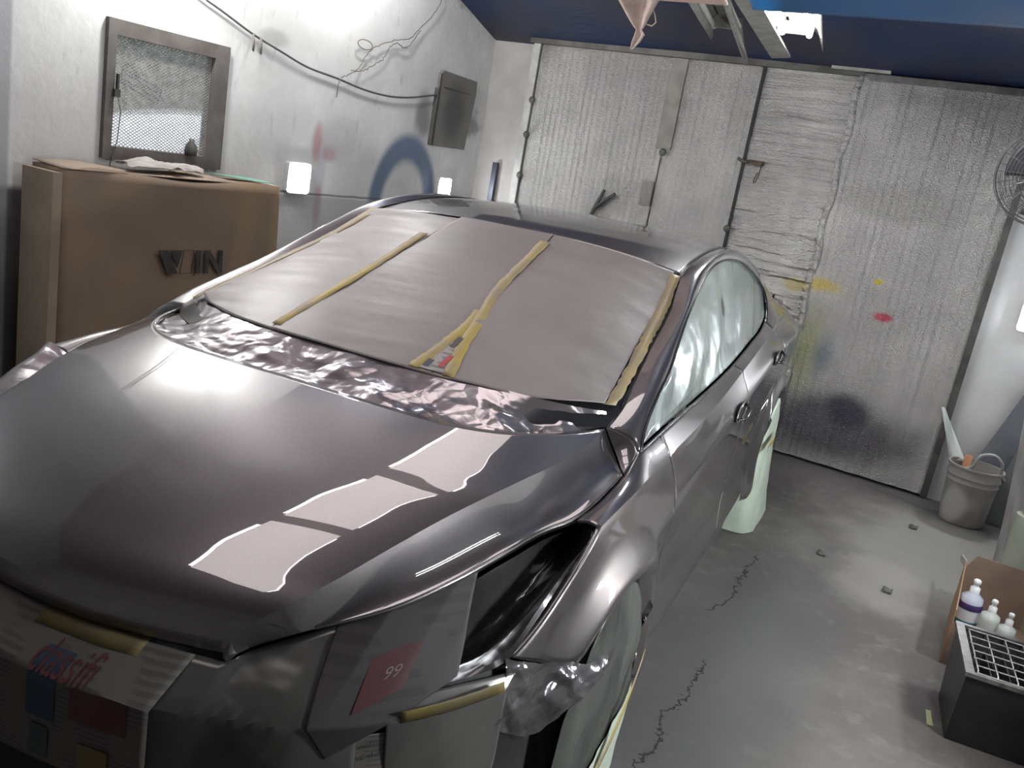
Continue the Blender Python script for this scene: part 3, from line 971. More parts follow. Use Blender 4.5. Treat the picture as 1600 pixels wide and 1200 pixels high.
mb.grid(np.array([[(x + .006 * math.sin(9 * y), y, z + d) for (x, y, z) in [(.916 - .02 * abs(k - .5), -.28 + .56 * k, .10 + .27 * k) for k in np.linspace(0, 1, 16)]] for d in (.018, 0, -.018)])); orient(mb)
on_car(mb, 'masking_tape', M_tape, 'yellow tape running down the plastic on the front wheel', 'tape', thick=.0008)

def rear_bag(sg, label):
    """green bag around the rear tyre: closed skirt, flared at the foot"""
    rings = []
    for v in np.linspace(0, 1, 34):
        z = .66 * (1 - v) + .004
        hy = .30 + .03 * v if z < .33 else math.sqrt(max(.0004, .30 ** 2 - (z - .36) ** 2)) if z > .36 else .30
        cy = 2.70 + .02 * v
        xo = .895 + .055 * v ** 1.5; xi = .66
        ring = []
        for k in range(56):
            t = 2 * math.pi * k / 56
            ct, st = math.cos(t), math.sin(t)
            ex_ = .35
            yy_ = cy + hy * (abs(ct) ** ex_) * (1 if ct > 0 else -1)
            xx_ = (xo + xi) / 2 + (xo - xi) / 2 * (abs(st) ** ex_) * (1 if st > 0 else -1)
            ring.append((xx_, yy_, z))
        rings.append(ring)
    G = np.array(rings)
    h = crumple(G[..., 1] + G[..., 0], G[..., 2] * .6, 2.4, 71, 4)
    d = G[..., :2] - np.array([.78, 2.72]); d /= np.linalg.norm(d, axis=-1, keepdims=True)
    G[..., :2] += d * (.020 * h)[..., None]
    G = np.concatenate([G, G[:, :1]], 1)
    G[..., 0] *= sg
    mb = MB().grid(G); orient(mb, (.78 * sg, 2.7, .3))
    return on_car(mb, 'wheel_cover', M_bag, label, 'wheel cover', angle=35)
rear_bag(1, 'pale green plastic bag over the rear wheel, standing on the floor')
rear_bag(-1, 'pale green plastic bag over the rear wheel on the window wall side')
mb = MB().grid(np.array([[(.925 + .004 * math.sin(30 * y) , y, .50 + (y - 2.7) * .12 + d) for y in np.linspace(2.40, 2.62, 14)] for d in (.02, -.02)])); orient(mb)
on_car(mb, 'masking_tape', M_tape, 'yellow tape band round the top of the rear wheel bag', 'tape', thick=.0008)
# far-side front wheel bag
mb = MB().grid(FBG * np.array([-1, 1, 1])); orient(mb)
on_car(mb, 'wheel_cover', M_bag, 'pale green plastic over the front wheel on the window wall side', 'wheel cover', angle=35)

# ================================================================== ROOM
XL, XR, YB, YF = -3.15, 1.32, 0.0, -7.4
def ceil_z(y): return 2.475 + .30 * (-y)

# floor
M_floor = mat('worn_concrete', (.2, .19, .18), .75, spec=.3)
n = N(M_floor)
c = n.mix(n.mr(n.noise(1.3, 6, rough=.65), .35, .68), (.108, .098, .092), (.162, .151, .141))
c = n.mix(n.mr(n.noise(7, 6, rough=.7), .50, .75, 0, .5), c, (.26, .25, .235))
c = n.mix(n.mr(n.noise(40, 3), .6, .8, 0, .35), c, (.08, .075, .07))
c = n.blob(c, (.75, -1.0, 0), (.5, .9, None), (.30, .285, .26), .75, .5, .25, 3.)
c = n.blob(c, (.55, -1.75, 0), (.22, .35, None), (.32, .30, .28), .6, .4, .3, 5.)
c = n.blob(c, (1.05, -.2, 0), (.6, .28, None), (.06, .06, .062), .8, .5, .2, 3.)
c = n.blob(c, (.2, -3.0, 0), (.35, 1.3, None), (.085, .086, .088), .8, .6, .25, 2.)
sx = n.n('ShaderNodeSeparateXYZ'); n.l(n.pos, sx.inputs[0])
wob = n.math('MULTIPLY', n.math('SUBTRACT', n.noise(5, 5, rough=.7), .5), .22)
def crack(c, x0, sl, y0, y1):
    d = n.math('ABSOLUTE', n.math('SUBTRACT', n.math('ADD', sx.outputs[0], wob), n.math('ADD', n.math('MULTIPLY', sx.outputs[1], sl), x0)))
    f = n.math('MULTIPLY', n.mr(d, .002, .007, 1, 0), n.math('MULTIPLY', n.mr(sx.outputs[1], y0, y0 + .05), n.mr(sx.outputs[1], y1 - .05, y1, 1, 0)))
    return n.mix(f, c, (.02, .02, .02))
c = crack(c, -.08, -.07, -4.2, -3.05)
c = crack(c, .02, -.01, -2.7, -1.9)
n.out(c, n.bump(n.noise(25, 6, rough=.7), .25, .01))
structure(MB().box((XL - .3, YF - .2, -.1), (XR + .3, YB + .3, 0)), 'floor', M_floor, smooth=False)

# left wall, white render with spray marks; window opening
M_wall = mat('sprayed_white_wall', (.6, .6, .58), .65, spec=.3)
n = N(M_wall)
c = n.mix(n.mr(n.noise(1.6, 6, rough=.65), .35, .7), (.60, .60, .59), (.74, .745, .73))
c = n.mix(n.mr(n.noise(6, 5, src=n.scale((1, 3, .8)), rough=.7), .58, .75, 0, .45), c, (.30, .285, .27))
sx = n.n('ShaderNodeSeparateXYZ'); n.l(n.pos, sx.inputs[0])
# blue spray arc
def ring(c, cy, cz, r, wd, col, st, zmin=None):
    sub = n.n('ShaderNodeVectorMath', operation='SUBTRACT'); n.l(n.pos, sub.inputs[0]); sub.inputs[1].default_value = (0, cy, cz)
    k = n.scale((0, 1, .74), sub.outputs[0]); ln = n.n('ShaderNodeVectorMath', operation='LENGTH'); n.l(k, ln.inputs[0])
    d = n.math('ABSOLUTE', n.math('SUBTRACT', ln.outputs['Value'], r))
    f = n.mr(d, wd * .35, wd, st, 0)
    if zmin is not None: f = n.math('MULTIPLY', f, n.mr(sx.outputs[2], zmin - .1, zmin + .05))
    return n.mix(f, c, col)
c = ring(c, -.83, 1.13, .315, .10, (.10, .155, .25), .9, .98)
c = n.blob(c, (None, -1.70, 1.30), (None, .045, .30), (.42, .40, .47), .55, .6, .1)
c = n.blob(c, (None, -1.76, 1.50), (None, .045, .12), (.45, .22, .24), .7, .6, .1)
c = n.blob(c, (None, -1.64, 1.44), (None, .07, .05), (.45, .22, .24), .6, .6, .1)
c = n.blob(c, (None, -1.70, 1.10), (None, .035, .15), (.42, .22, .24), .7, .6, .1)
c = n.blob(c, (None, -1.55, 1.55), (None, .16, .14), (.47, .44, .46), .5, .5, .1)
# dusty overspray round the utility panel and the lower wall behind the car
c = n.blob(c, (None, -.72, 1.78), (None, .10, .16), (.20, .19, .18), .8, .6, .3)
c = n.blob(c, (None, -.08, 1.80), (None, .10, .10), (.20, .19, .18), .7, .6, .5, 12.)
c = n.blob(c, (None, -2.2, 2.02), (None, .12, .05), (.30, .30, .29), .6, .6, .3)
c = n.blob(c, (None, -.2, 2.75), (None, .8, .18), (.22, .23, .17), .8, .3, .3, 8)
c = n.mix(n.math('MULTIPLY', n.mr(sx.outputs[2], 1.09, 1.13, 1, 0), n.mr(sx.outputs[1], -3.6, -3.4, 1, 0)), c, (.085, .08, .08))  # dark lower paint left of the box, shadow mixed into its colour
c = n.mix(n.math('MULTIPLY', n.mr(sx.outputs[2], 1.16, 1.18, 1, 0), n.mr(sx.outputs[1], -2.5, -2.2, 0, .6)), c, (.33, .33, .33))
c = n.mix(n.mr(sx.outputs[1], -3.68, -3.66, .7, 0), c, (.30, .31, .34))
line = n.mr(n.math('ABSOLUTE', n.math('SUBTRACT', sx.outputs[2], n.math('ADD', 1.175, n.math('MULTIPLY', n.noise(3, 3), .02)))), .003, .01, .75, 0)
c = n.mix(n.math('MULTIPLY', line, n.mr(sx.outputs[1], -2.4, -2.2)), c, (.10, .10, .10))
n.out(c, n.bump(n.noise(14, 5, rough=.6), .18, .02))
WY0, WY1, WZ0, WZ1 = -3.235, -2.517, 1.275, 1.913
mb = MB()
mb.box((XL - .14, YF, 0), (XL, WY0, 3.9)); mb.box((XL - .14, WY1, 0), (XL, .2, 3.9))
mb.box((XL - .14, WY0, 0), (XL, WY1, WZ0)); mb.box((XL - .14, WY0, WZ1), (XL, WY1, 3.9))
structure(mb, 'wall_left', M_wall, smooth=False)

# back wall: painted pillar on the left, white on the right, beam above
M_pillar = noisy('pinkish_plaster', (.40, .375, .36), (.48, .455, .44), 3, .6, bump=.15, bsc=12, bd=.02)
M_white = noisy('white_render', (.68, .68, .68), (.58, .58, .58), 2.5, .55, bump=.12, bsc=10, bd=.02)
structure(MB().box((XL - .14, .06, 0), (-2.74, .25, 2.75)), 'wall_back', M_pillar, smooth=False)
structure(MB().box((.60, 0, 0), (XR + .2, .2, 2.75)), 'wall_back_white', M_white, smooth=False).name = 'trim_6'
structure(MB().box((-2.755, -.03, 0), (-2.70, .06, 2.50)), 'trim_1', noisy('painted_post', (.52, .52, .50), (.36, .36, .35), 6, .5), smooth=False)
structure(MB().box((-2.75, .05, 0), (.62, .25, 2.75)), 'wall_back', M_black, smooth=False)

# foil-lined door leaves
def foil_mat(name, stripes, seams, stains=(), base=(.55, .535, .515)):
    m = mat(name, base, .33, .88)
    n = N(m); s = n.n('ShaderNodeSeparateXYZ'); n.l(n.pos, s.inputs[0])
    c = n.mix(n.mr(n.noise(1.4, 5, rough=.6), .35, .7), tuple(q * .72 for q in base), base)
    c = n.mix(n.mr(n.noise(7, 4, src=n.scale((1, 1, .35)), rough=.6), .45, .8, 0, .5), c, (.36, .345, .33))
    for st in stains: c = n.blob(c, *st)
    fine = n.n('ShaderNodeTexVoronoi'); fine.inputs['Scale'].default_value = 130; n.l(n.scale((1, 1, 1.6)), fine.inputs['Vector'])
    nb = n.bump(fine.outputs['Distance'], .75, .006)
    nb = n.bump(n.noise(34, 4, rough=.6), .5, .012, nb)
    if stripes == 'v':
        wv = n.noise(13, 3, src=n.scale((1, 1, .05)))
        nb = n.bump(wv, .6, .03, nb)
        rb = n.n('ShaderNodeTexWave'); rb.bands_direction = 'X'; rb.inputs['Scale'].default_value = 6.5
        rb.inputs['Distortion'].default_value = 1.6; rb.inputs['Detail'].default_value = 3; rb.inputs['Detail Scale'].default_value = .8
        n.l(n.scale((1, 1, .35)), rb.inputs['Vector'])
        nb = n.bump(rb.outputs['Fac'], .40, .010, nb)
    else:
        wv = n.noise(9, 3, src=n.scale((.10, 1, 1.2)))
        nb = n.bump(wv, 1., .07, nb)
        wv = n.noise(16, 2, src=n.scale((1, 1, .06)))
        nb = n.bump(wv, .3, .02, nb)
    n.out(c, nb)
    return m

M_foilA = foil_mat('foil_lining_bright', 'v', 0)
M_foilC = foil_mat('foil_lining_rippled', 'h', 0, [((-.50, None, 1.13), (.10, None, .05), (.48, .38, .10), .6, .5, .3, 10.)])
M_foilD = foil_mat('foil_lining_stained', 'v', 0, [
    ((-.33, None, 1.17), (.13, None, .05), (.55, .43, .08), .8, .6, .35, 9.),
    ((0., None, 1.255), (.03, None, .02), (.6, .47, .05), .95, .4, .5, 20.),
    ((.075, None, 1.045), (.06, None, .03), (.45, .06, .09), .9, .5, .1, 9.),
    ((-.33, None, .72), (.10, None, .30), (.28, .30, .10), .6, .8, .15, 5.),
    ((-.22, None, .72), (.07, None, .15), (.08, .15, .19), .6, .8, .15, 5.),
    ((-.05, None, .28), (.55, None, .22), (.11, .10, .115), .9, .5, .2, 3.),
    ((.02, None, .40), (.14, None, .12), (.06, .06, .085), .8, .5, .2, 6.),
    ((.0, None, 1.74), (.4, None, .12), (.34, .33, .31), .6, .5, .2, 4.)])


def leaf(name, x0, x1, m, yo=0., z0=.02, z1=2.45, seed=1, ripple='v', amp=.004, x0b=None):
    """door leaf: slab with a gently wavy foil face"""
    nx, nz = 50, 90
    xs_, zs_ = np.linspace(x0, x1, nx), np.linspace(z0, z1, nz)
    Xg, Zg = np.meshgrid(xs_, zs_)
    if ripple == 'v': h = smooth_waves(Xg * 3, Zg * .15, 1.6, seed, 4)
    else:
        h = smooth_waves(Xg * .12, Zg * 3.0, 1.5, seed, 4) * np.clip((2.0 - Zg) * 3, 0.15, 1) + .3 * smooth_waves(Xg * 3, Zg * .1, 1.6, seed + 2, 3)
    h = h + .6 * smooth_waves(Xg, Zg, .5, seed + 5, 3)
    G = np.stack([Xg, yo - .010 + amp * h, Zg], -1)
    mb = MB().grid(G); mb.f = [tuple(f) for f in mb.f]
    # faces should look towards -y
    v = np.array(mb.v); f = mb.f[0]; nn = np.cross(v[f[1]] - v[f[0]], v[f[2]] - v[f[0]])
    if nn[1] > 0: mb.f = [tuple(reversed(f)) for f in mb.f]
    sl = MB().box((x0, yo + .012, z0), (x1, yo + .05, z1)); mb.add(sl.v, sl.f)
    return structure(mb, name, m, smooth=True, angle=50)
leaf('door_1', -2.69, -1.615, M_foilA, 0., seed=3)
leaf('door_2', -1.605, -1.03, M_foilA, -.004, seed=6)
leaf('door_3', -1.015, -.40, M_foilC, -.006, seed=9, ripple='h', amp=.010)
leaf('door_4', -.425, .585, M_foilD, -.03, seed=12, amp=.006)
M_strip = noisy('dusty_brown_tape', (.17, .16, .14), (.24, .23, .205), 6, .6)
M_dark = noisy('dusty_dark_metal', (.07, .066, .062), (.12, .115, .105), 8, .6, .3)
structure(MB().box((-1.66, -.022, 1.85), (-1.55, -.014, 2.45)), 'trim_2', M_strip, smooth=False)
structure(MB().box((-1.70, -.020, 1.45), (-1.62, -.013, 1.62)), 'trim_2', M_strip, smooth=False)
structure(MB().box((-1.033, -.03, .02), (-1.013, .0, 2.46)), 'trim_3', M_black, smooth=False)
mb = MB(); pts = []
for k in range(30):
    z = .05 + 2.38 * k / 29
    pts.append((-.415 + .012 * math.sin(k * 1.3), -.046, z))
mb.grid(np.array([[(p[0] + d, p[1] - .006 * (d == 0), p[2]) for d in (-.022, 0, .022)] for p in pts]))
mb.f = [tuple(reversed(f)) for f in mb.f]
structure(mb, 'trim_4', M_foilC, thick=.002)
# dark jamb strip right of the foil
structure(MB().extrude([(.565, -.05, 0.01), (.605, -.05, 0.01), (.62, -.05, 2.46), (.585, -.05, 2.46)], (0, .06, 0)), 'trim_5', M_dark, smooth=False)
# header beam over the doors
structure(MB().box((-2.78, -.05, 2.45), (-.40, .1, 2.53)), 'trim_7', M_dark, smooth=False)
structure(MB().box((-.40, -.045, 2.43), (.66, .1, 2.47)), 'trim_8', noisy('dusty_ledge', (.10, .10, .10), (.20, .2, .19), 10, .7), smooth=False)
structure(MB().box((-.60, -.075, 2.475), (-.25, -.045, 2.492)), 'trim_9', noisy('pale_batten', (.45, .45, .42), (.3, .3, .28), 8, .6), smooth=False)

# right and front walls
structure(MB().box((XR, YF, 0), (XR + .15, 0, 1.75)), 'wall_right', M_white, smooth=False)
structure(MB().box((XR, YF, 1.75), (XR + .15, 0, 4.4)), 'trim_10', mat('dark_blue_upper_wall', (.03, .035, .06), .6), smooth=False)
structure(MB().box((XL - .2, YF - .15, 0), (XR + .2, YF, 4.9)), 'wall_front', noisy('dim_front_wall', (.16, .15, .145), (.22, .21, .2), 2, .7), smooth=False)

# ceiling: blue tarp sloping up towards the camera, sagging a little
M_tarp = mat('blue_tarpaulin', (.02, .035, .09), .5, spec=.4)
n = N(M_tarp)
c = n.mix(n.mr(n.noise(1.2, 5, rough=.6), .4, .65), (.012, .028, .085), (.035, .035, .055))
sx = n.n('ShaderNodeSeparateXYZ'); n.l(n.pos, sx.inputs[0])
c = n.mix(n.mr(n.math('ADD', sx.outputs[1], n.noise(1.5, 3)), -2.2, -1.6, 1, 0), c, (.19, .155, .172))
n.out(c, n.bump(n.noise(9, 4, src=n.scale((.6, 2, 1))), .4, .02))
def tarp(x0, x1, y0, y1, zf, sag, seed, nx=60, ny=50):
    Xg, Yg = np.meshgrid(np.linspace(x0, x1, nx), np.linspace(y0, y1, ny))
    return np.stack([Xg, Yg, zf(Yg) + sag * smooth_waves(Xg * .5, Yg, .5, seed, 4)], -1)
def face_down(mb):
    v = np.array(mb.v); f = mb.f[0]; nn = np.cross(v[f[1]] - v[f[0]], v[f[2]] - v[f[0]])
    if nn[2] > 0: mb.f = [tuple(reversed(f)) for f in mb.f]
    return mb
mb = MB().grid(tarp(XL - .1, XR + .1, YF - .1, .12, lambda y: 2.49 + .30 * np.minimum(-y, 2.6) + .06 * np.maximum(-y - 2.6, 0), .012, 3)); face_down(mb)
structure(mb, 'ceiling', M_tarp, thick=-.02)
# lower tarp layer in front of the lamps
M_tarp2 = mat('lit_blue_tarpaulin', (.03, .10, .22), .45)  # brighter copy of the tarp, its lit look is put into the colour
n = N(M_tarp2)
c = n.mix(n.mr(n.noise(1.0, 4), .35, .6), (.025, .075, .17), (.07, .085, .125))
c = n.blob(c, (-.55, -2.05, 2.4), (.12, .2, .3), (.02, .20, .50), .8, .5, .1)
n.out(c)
def tz(y): return 2.395 + .34 * (-2.0 - y)
mb = MB().grid(tarp(-.55, XR + .05, -3.2, -2.0, tz, .006, 8)); face_down(mb)
single(mb, 'ceiling_tarp', M_tarp2, 'lower sheet of blue tarpaulin hung in front of the lit ceiling lamp', 'tarpaulin', thick=-.004)
mb = MB().grid(tarp(-1.6, -.66, -2.45, -2.02, tz, .004, 9)); face_down(mb)
single(mb, 'ceiling_board', noisy('pinkish_dusty_board', (.50, .36, .30), (.42, .31, .27), 3, .6), 'pinkish board above the hanging rag at the ceiling', 'board', thick=-.01)

# ================================================================== LAMPS
M_tube_on = mat('lit_tube', (1, 1, 1), .3, emit=(.96, .98, 1.), es=42 * LIGHT_K)
M_tube_off = mat('unlit_tube', (.5, .5, .48), .3)
M_tube_soft = mat('dimmer_lit_tube', (1, 1, 1), .3, emit=(.96, .98, 1.), es=8 * LIGHT_K)
M_refl = noisy('dusty_white_enamel', (.30, .29, .26), (.20, .19, .17), 9, .5)
def fluor(p0, p1, z, wd, lit, label, group=None, tubes=(-.07, .07), es=None, ln=None):
    """open batten: central spine, two flared reflector wings, two tubes; from p0 to p1 (x,y)"""
    p0 = Vector((*p0, z)); p1 = Vector((*p1, z)); mid = (p0 + p1) / 2; d = (p1 - p0).normalized(); L = (p1 - p0).length
    rz = math.atan2(d.y, d.x)
    root = empty('ceiling_lamp', (mid.x, mid.y, z + .12), label, 'lamp', group, rz)
    def lp(x, y, zz): return (x, y, zz - .12)
    MB().box(lp(-L / 2, -.035, .05), lp(L / 2 - .22, .035, .12)).build('spine', M_refl, parent=root, smooth=False)
    for s_ in (1, -1):
        mb = MB().grid(np.array([[lp(x, s_ * wd * .22, .085), lp(x, s_ * wd * .36, .05), lp(x, s_ * wd * .5, -.03)] for x in (-L / 2, L / 2)]))
        mb.build('reflector', M_refl, parent=root, thick=.003)
        e = MB().box(lp(-L / 2, min(s_ * wd * .22, 0), .083), lp(L / 2 - .22, max(s_ * wd * .22, 0), .088)); e.build('reflector_top', M_refl, parent=root, smooth=False)
    for ty in tubes:
        mt = M_tube_off if not lit else M_tube_soft if es else M_tube_on
        MB().tube([lp(-L / 2 + .03, ty, .015), lp(-L / 2 + .05, ty, .015), lp(L / 2 - .17, ty, .015), lp(L / 2 - .15, ty, .015)], [.010, .016, .016, .010], 12).build('tube', mt, parent=root)
    for x in (-L / 2 + .012, L / 2 - .232):
        MB().box(lp(x - .012, -.09, 0), lp(x + .012, .09, .06)).build('end_cap', M_refl, parent=root, smooth=False)
    for x in (-L * .35, L * .35):
        h = 2.49 + .30 * min(-mid.y, 2.6) + .06 * max(-mid.y - 2.6, 0) - z
        MB().tube([lp(x, 0, .12), lp(x, 0, max(.2, h - .2))], .004, 6).build('hanger', M_dark, parent=root)
    return root
fluor((-.43, -1.95), (-.64, -.86), 2.47, .30, True, 'lit twin-tube ceiling lamp seen below the edge of the blue tarpaulin')
fluor((-.80, -1.95), (-1.02, -.86), 2.47, .19, False, 'unlit dusty ceiling lamp left of the lit one')
fluor((1.05, -4.4), (1.05, -3.2), 2.62, .3, True, 'added unseen twin-tube ceiling lamp along the right wall, brightening the car side', es=14)  # added out of view to brighten the car side, right wall and floor
# translucent roof panels with daylight behind them, between dark battens
M_sky = mat('translucent_pink_roof_panel', (.6, .5, .48), .6, emit=(1., .90, .90), es=1.15 * LIGHT_K)
M_slit = mat('daylight_gap', (1, 1, 1), .6, emit=(1., .97, .97), es=3.6 * LIGHT_K)
for k, (ya, yb) in enumerate(((-5.30, -4.48), (-4.36, -3.40), (-3.26, -2.30))):
    root = empty('roof_light', (-.98, (ya + yb) / 2, 3.0), 'pale pinkish translucent roof panel over the car, number %s from the doors' % ('three', 'two', 'one')[k], 'roof panel', 'translucent roof panels over the car')
    root['label'] = ('pale pinkish translucent roof panel above the nose of the hood', 'pale pinkish translucent roof panel above the middle of the hood', 'pale pinkish translucent roof panel above the windscreen')[k]
    part(MB().box((-1.33, ya, 3.0), (-.62, yb, 3.012)), 'translucent_sheet', M_sky, root, smooth=False)
    part(MB().box((-1.37, ya + .03, 3.002), (-1.335, yb - .10, 3.012)), 'daylight_edge', M_slit, root, smooth=False)
    part(MB().box((-.616, ya + .05, 3.002), (-.604, yb - .05, 3.012)), 'daylight_edge', M_slit, root, smooth=False)
    part(MB().box((-1.42, ya - .06, 3.013), (-.56, yb + .06, 3.035)), 'batten_frame', M_dark, root, smooth=False)
single(MB().extrude([(-.665, -1.95, 2.44), (-.56, -1.95, 2.45), (-.69, -.72, 2.41), (-.80, -.70, 2.40)], (0, 0, .012)), 'reflector_plate', M_refl, 'dusty loose reflector plate hanging left of the lit ceiling lamp', 'plate', smooth=False)
# conduit between the lamps
single(MB().tube([(-.70, -1.95, 2.50), (-.74, -1.85, 2.46), (-.93, -.72, 2.36)], .016, 8), 'conduit', M_refl, 'thin grey conduit hanging between the two ceiling lamps by the doors', 'conduit')

# square wall lamps
M_flood = mat('floodlight_panel', (1, 1, 1), .3, emit=(1., .99, .97), es=170 * LIGHT_K)
M_led = mat('led_panel', (1, 1, 1), .3, emit=(.94, .98, 1.), es=60 * LIGHT_K)
M_frame = noisy('pale_lamp_frame', (.50, .50, .50), (.42, .42, .42), 10, .5)
def square_lamp(c, axis, wd, ht, label, es=None, ml=None):
    """c centre on the wall; axis = wall normal into the room"""
    nrm = Vector(axis); side_ = nrm.cross(Vector((0, 0, 1))); c = Vector(c)
    root = empty('wall_lamp', c - Vector((0, 0, ht / 2 + .02)), label, 'lamp', 'square wall lamps')
    def rr(w2, h2, r, k=5):
        pts = []
        for (sx_, sz, a0) in ((1, 1, 0), (-1, 1, 90), (-1, -1, 180), (1, -1, 270)):
            for i in range(k):
                a = math.radians(a0 + 90 * i / (k - 1)); pts.append((sx_ * (w2 - r) + r * math.cos(a), sz * (h2 - r) + r * math.sin(a)))
        return pts
    pl = lambda q, d: c + side_ * q[0] + Vector((0, 0, q[1])) + nrm * d
    mb = MB().extrude([pl(q, .0) for q in rr(wd / 2 + .02, ht / 2 + .02, .02)], nrm * .03); part(mb, 'frame', M_frame, root, smooth=False)
    mb = MB().extrude([pl(q, .03) for q in rr(wd / 2, ht / 2, .02)], nrm * .008); part(mb, 'diffuser', ml or M_led, root, smooth=False)
    return root
square_lamp((XL, -1.913, 1.275), (1, 0, 0), .155, .145, 'square lit wall lamp just right of the cardboard box')
square_lamp((XL, -.372, 1.322), (1, 0, 0), .13, .09, 'square lit wall lamp below the grey hatch near the corner')
square_lamp((XL, -4.9, 1.30), (1, 0, 0), .155, .145, 'square lit wall lamp left of the cardboard box, outside the view')
root = empty('bulb_lamp', (XL + .02, -3.0, 2.38), 'bare bulb lamp on an arm high on the left wall above the mesh window', 'lamp')
part(MB().tube([(XL, -3.0, 2.62), (XL + .22, -3.0, 2.62), (XL + .26, -3.0, 2.58)], .012, 10), 'arm', M_dark, root)
part(MB().lathe([(0, .05), (.03, .05), (.03, 0), (0, 0)], 20, Matrix.Translation((XL + .26, -3.0, 2.54)), cap=False), 'socket', M_dark, root)
part(MB().lathe([(.0, .0), (.02, -.005), (.05, -.05), (.06, -.09), (.05, -.13), (.02, -.155), (0, -.16)], 24, Matrix.Translation((XL + .26, -3.0, 2.54)), cap=False), 'bulb', M_flood, root)
root = empty('bulb_lamp', (XL + .02, -1.75, 2.58), 'added unseen bulb lamp on an arm high on the left wall nearer the corner', 'lamp')  # added out of view to brighten the far part of the left wall
M_flood2 = mat('bulb_glow', (1, 1, 1), .3, emit=(1., .99, .97), es=110 * LIGHT_K)
part(MB().tube([(XL, -1.75, 2.86), (XL + .30, -1.75, 2.86), (XL + .34, -1.75, 2.82)], .012, 10), 'arm', M_dark, root)
part(MB().lathe([(0, .05), (.03, .05), (.03, 0), (0, 0)], 20, Matrix.Translation((XL + .34, -1.75, 2.78)), cap=False), 'socket', M_dark, root)
part(MB().lathe([(.0, .0), (.02, -.005), (.05, -.05), (.06, -.09), (.05, -.13), (.02, -.155), (0, -.16)], 24, Matrix.Translation((XL + .34, -1.75, 2.78)), cap=False), 'bulb', M_flood2, root)
M_led2 = mat('led_panel_bright', (1, 1, 1), .3, emit=(.92, .97, 1.), es=130 * LIGHT_K)
square_lamp((.88, 0, 1.225), (0, -1, 0), .13, .13, 'square lit lamp on the white wall right of the foil doors', ml=M_led2)
square_lamp((XR, -2.4, 1.28), (-1, 0, 0), .16, .15, 'square lit lamp on the right wall above the black crate', ml=M_led2)
square_lamp((XR, -4.3, 1.28), (-1, 0, 0), .16, .15, 'square lit lamp on the right wall beside the front of the car', ml=M_led2)

root = empty('work_light', (1.19, -3.2, 0), 'upright work light on a stand near the right wall facing the front wheel', 'work light')
M_work = mat('work_light_panel', (1, 1, 1), .3, emit=(1., 1., .97), es=60 * LIGHT_K)
part(MB().box((1.185, -3.27, .66), (1.225, -3.13, 1.02)), 'housing', M_dark, root, smooth=False)
part(MB().box((1.178, -3.255, .68), (1.1845, -3.145, 1.00)), 'panel', M_work, root, smooth=False)
part(MB().tube([(1.205, -3.2, .02), (1.205, -3.2, .66)], .012, 8), 'stand', M_dark, root)
part(MB().lathe([(0, 0), (.10, 0), (.10, .015), (0, .02)], 24, Matrix.Translation((1.205, -3.2, .001)), cap=False), 'base', M_dark, root)

# ================================================================== WINDOW and what is outside
M_wframe = noisy('dusty_brown_frame', (.105, .092, .085), (.15, .135, .125), 8, .7)
root = empty('window_1', (XL, (WY0 + WY1) / 2, WZ0), None, None); root['kind'] = 'structure'
fw = .075
mb = MB()
for a, b in (((WY0, WZ0), (WY1, WZ0 + .06)), ((WY0, WZ1 - .07), (WY1, WZ1)), ((WY0, WZ0 + .06), (WY0 + .045, WZ1 - .07)), ((WY1 - .09, WZ0 + .06), (WY1, WZ1 - .07))):
    mb.box((XL - .05, a[0], a[1]), (XL + .025, b[0], b[1]))
part(mb, 'window_frame', M_wframe, root, smooth=False)
M_glass = mat('dusty_glass', (.85, .87, .88), .08, trans=0, alpha=.16, spec=.5)
part(MB().box((XL - .040, WY0 + .03, WZ0 + .05), (XL - .036, WY1 - .05, WZ1 - .05)), 'pane', M_glass, root, smooth=False)
# wire mesh: two crossed sets of thin bars
mb = MB(); y0, y1, z0, z1 = WY0 + .04, WY1 - .08, WZ0 + .05, WZ1 - .06; st = .0150
def clip_line(cn, sg):
    pts = []
    for yv in (y0, y1):
        zv = sg * yv + cn
        if z0 <= zv <= z1: pts.append((yv, zv))
    for zv in (z0, z1):
        yv = (zv - cn) / sg
        if y0 < yv < y1: pts.append((yv, zv))
    return pts[:2] if len(pts) >= 2 else None
for sg in (.62, -.62):
    vals = [zz - sg * yy_ for yy_ in (y0, y1) for zz in (z0, z1)]
    cn = min(vals)
    while cn < max(vals):
        q = clip_line(cn, sg)
        if q and (Vector(q[0]) - Vector(q[1])).length > .01:
            mb.beam((XL - .008 + (.0015 if sg > 0 else 0), *q[0]), (XL - .008 + (.0015 if sg > 0 else 0), *q[1]), .0032, .0012, up=(1, 0, 0))
        cn += st
part(mb, 'wire_mesh', noisy('grey_wire', (.36, .36, .35), (.26, .26, .25), 20, .5), root, smooth=False)
# latch and cord
part(MB().box((XL + .02, WY0 + .035, 1.565), (XL + .045, WY0 + .065, 1.60)).box((XL + .025, WY0 + .05, 1.58), (XL + .04, WY0 + .06, 1.67)), 'latch', M_dark, root, smooth=False)
part(MB().tube([(XL + .04, WY0 + .055, 1.57), (XL + .04, WY0 + .075, 1.50), (XL + .045, WY0 + .06, 1.36), (XL + .045, WY0 + .03, 1.26), (XL + .045, WY0 + .028, 1.19)], .0022, 6), 'cord', M_dark, root)
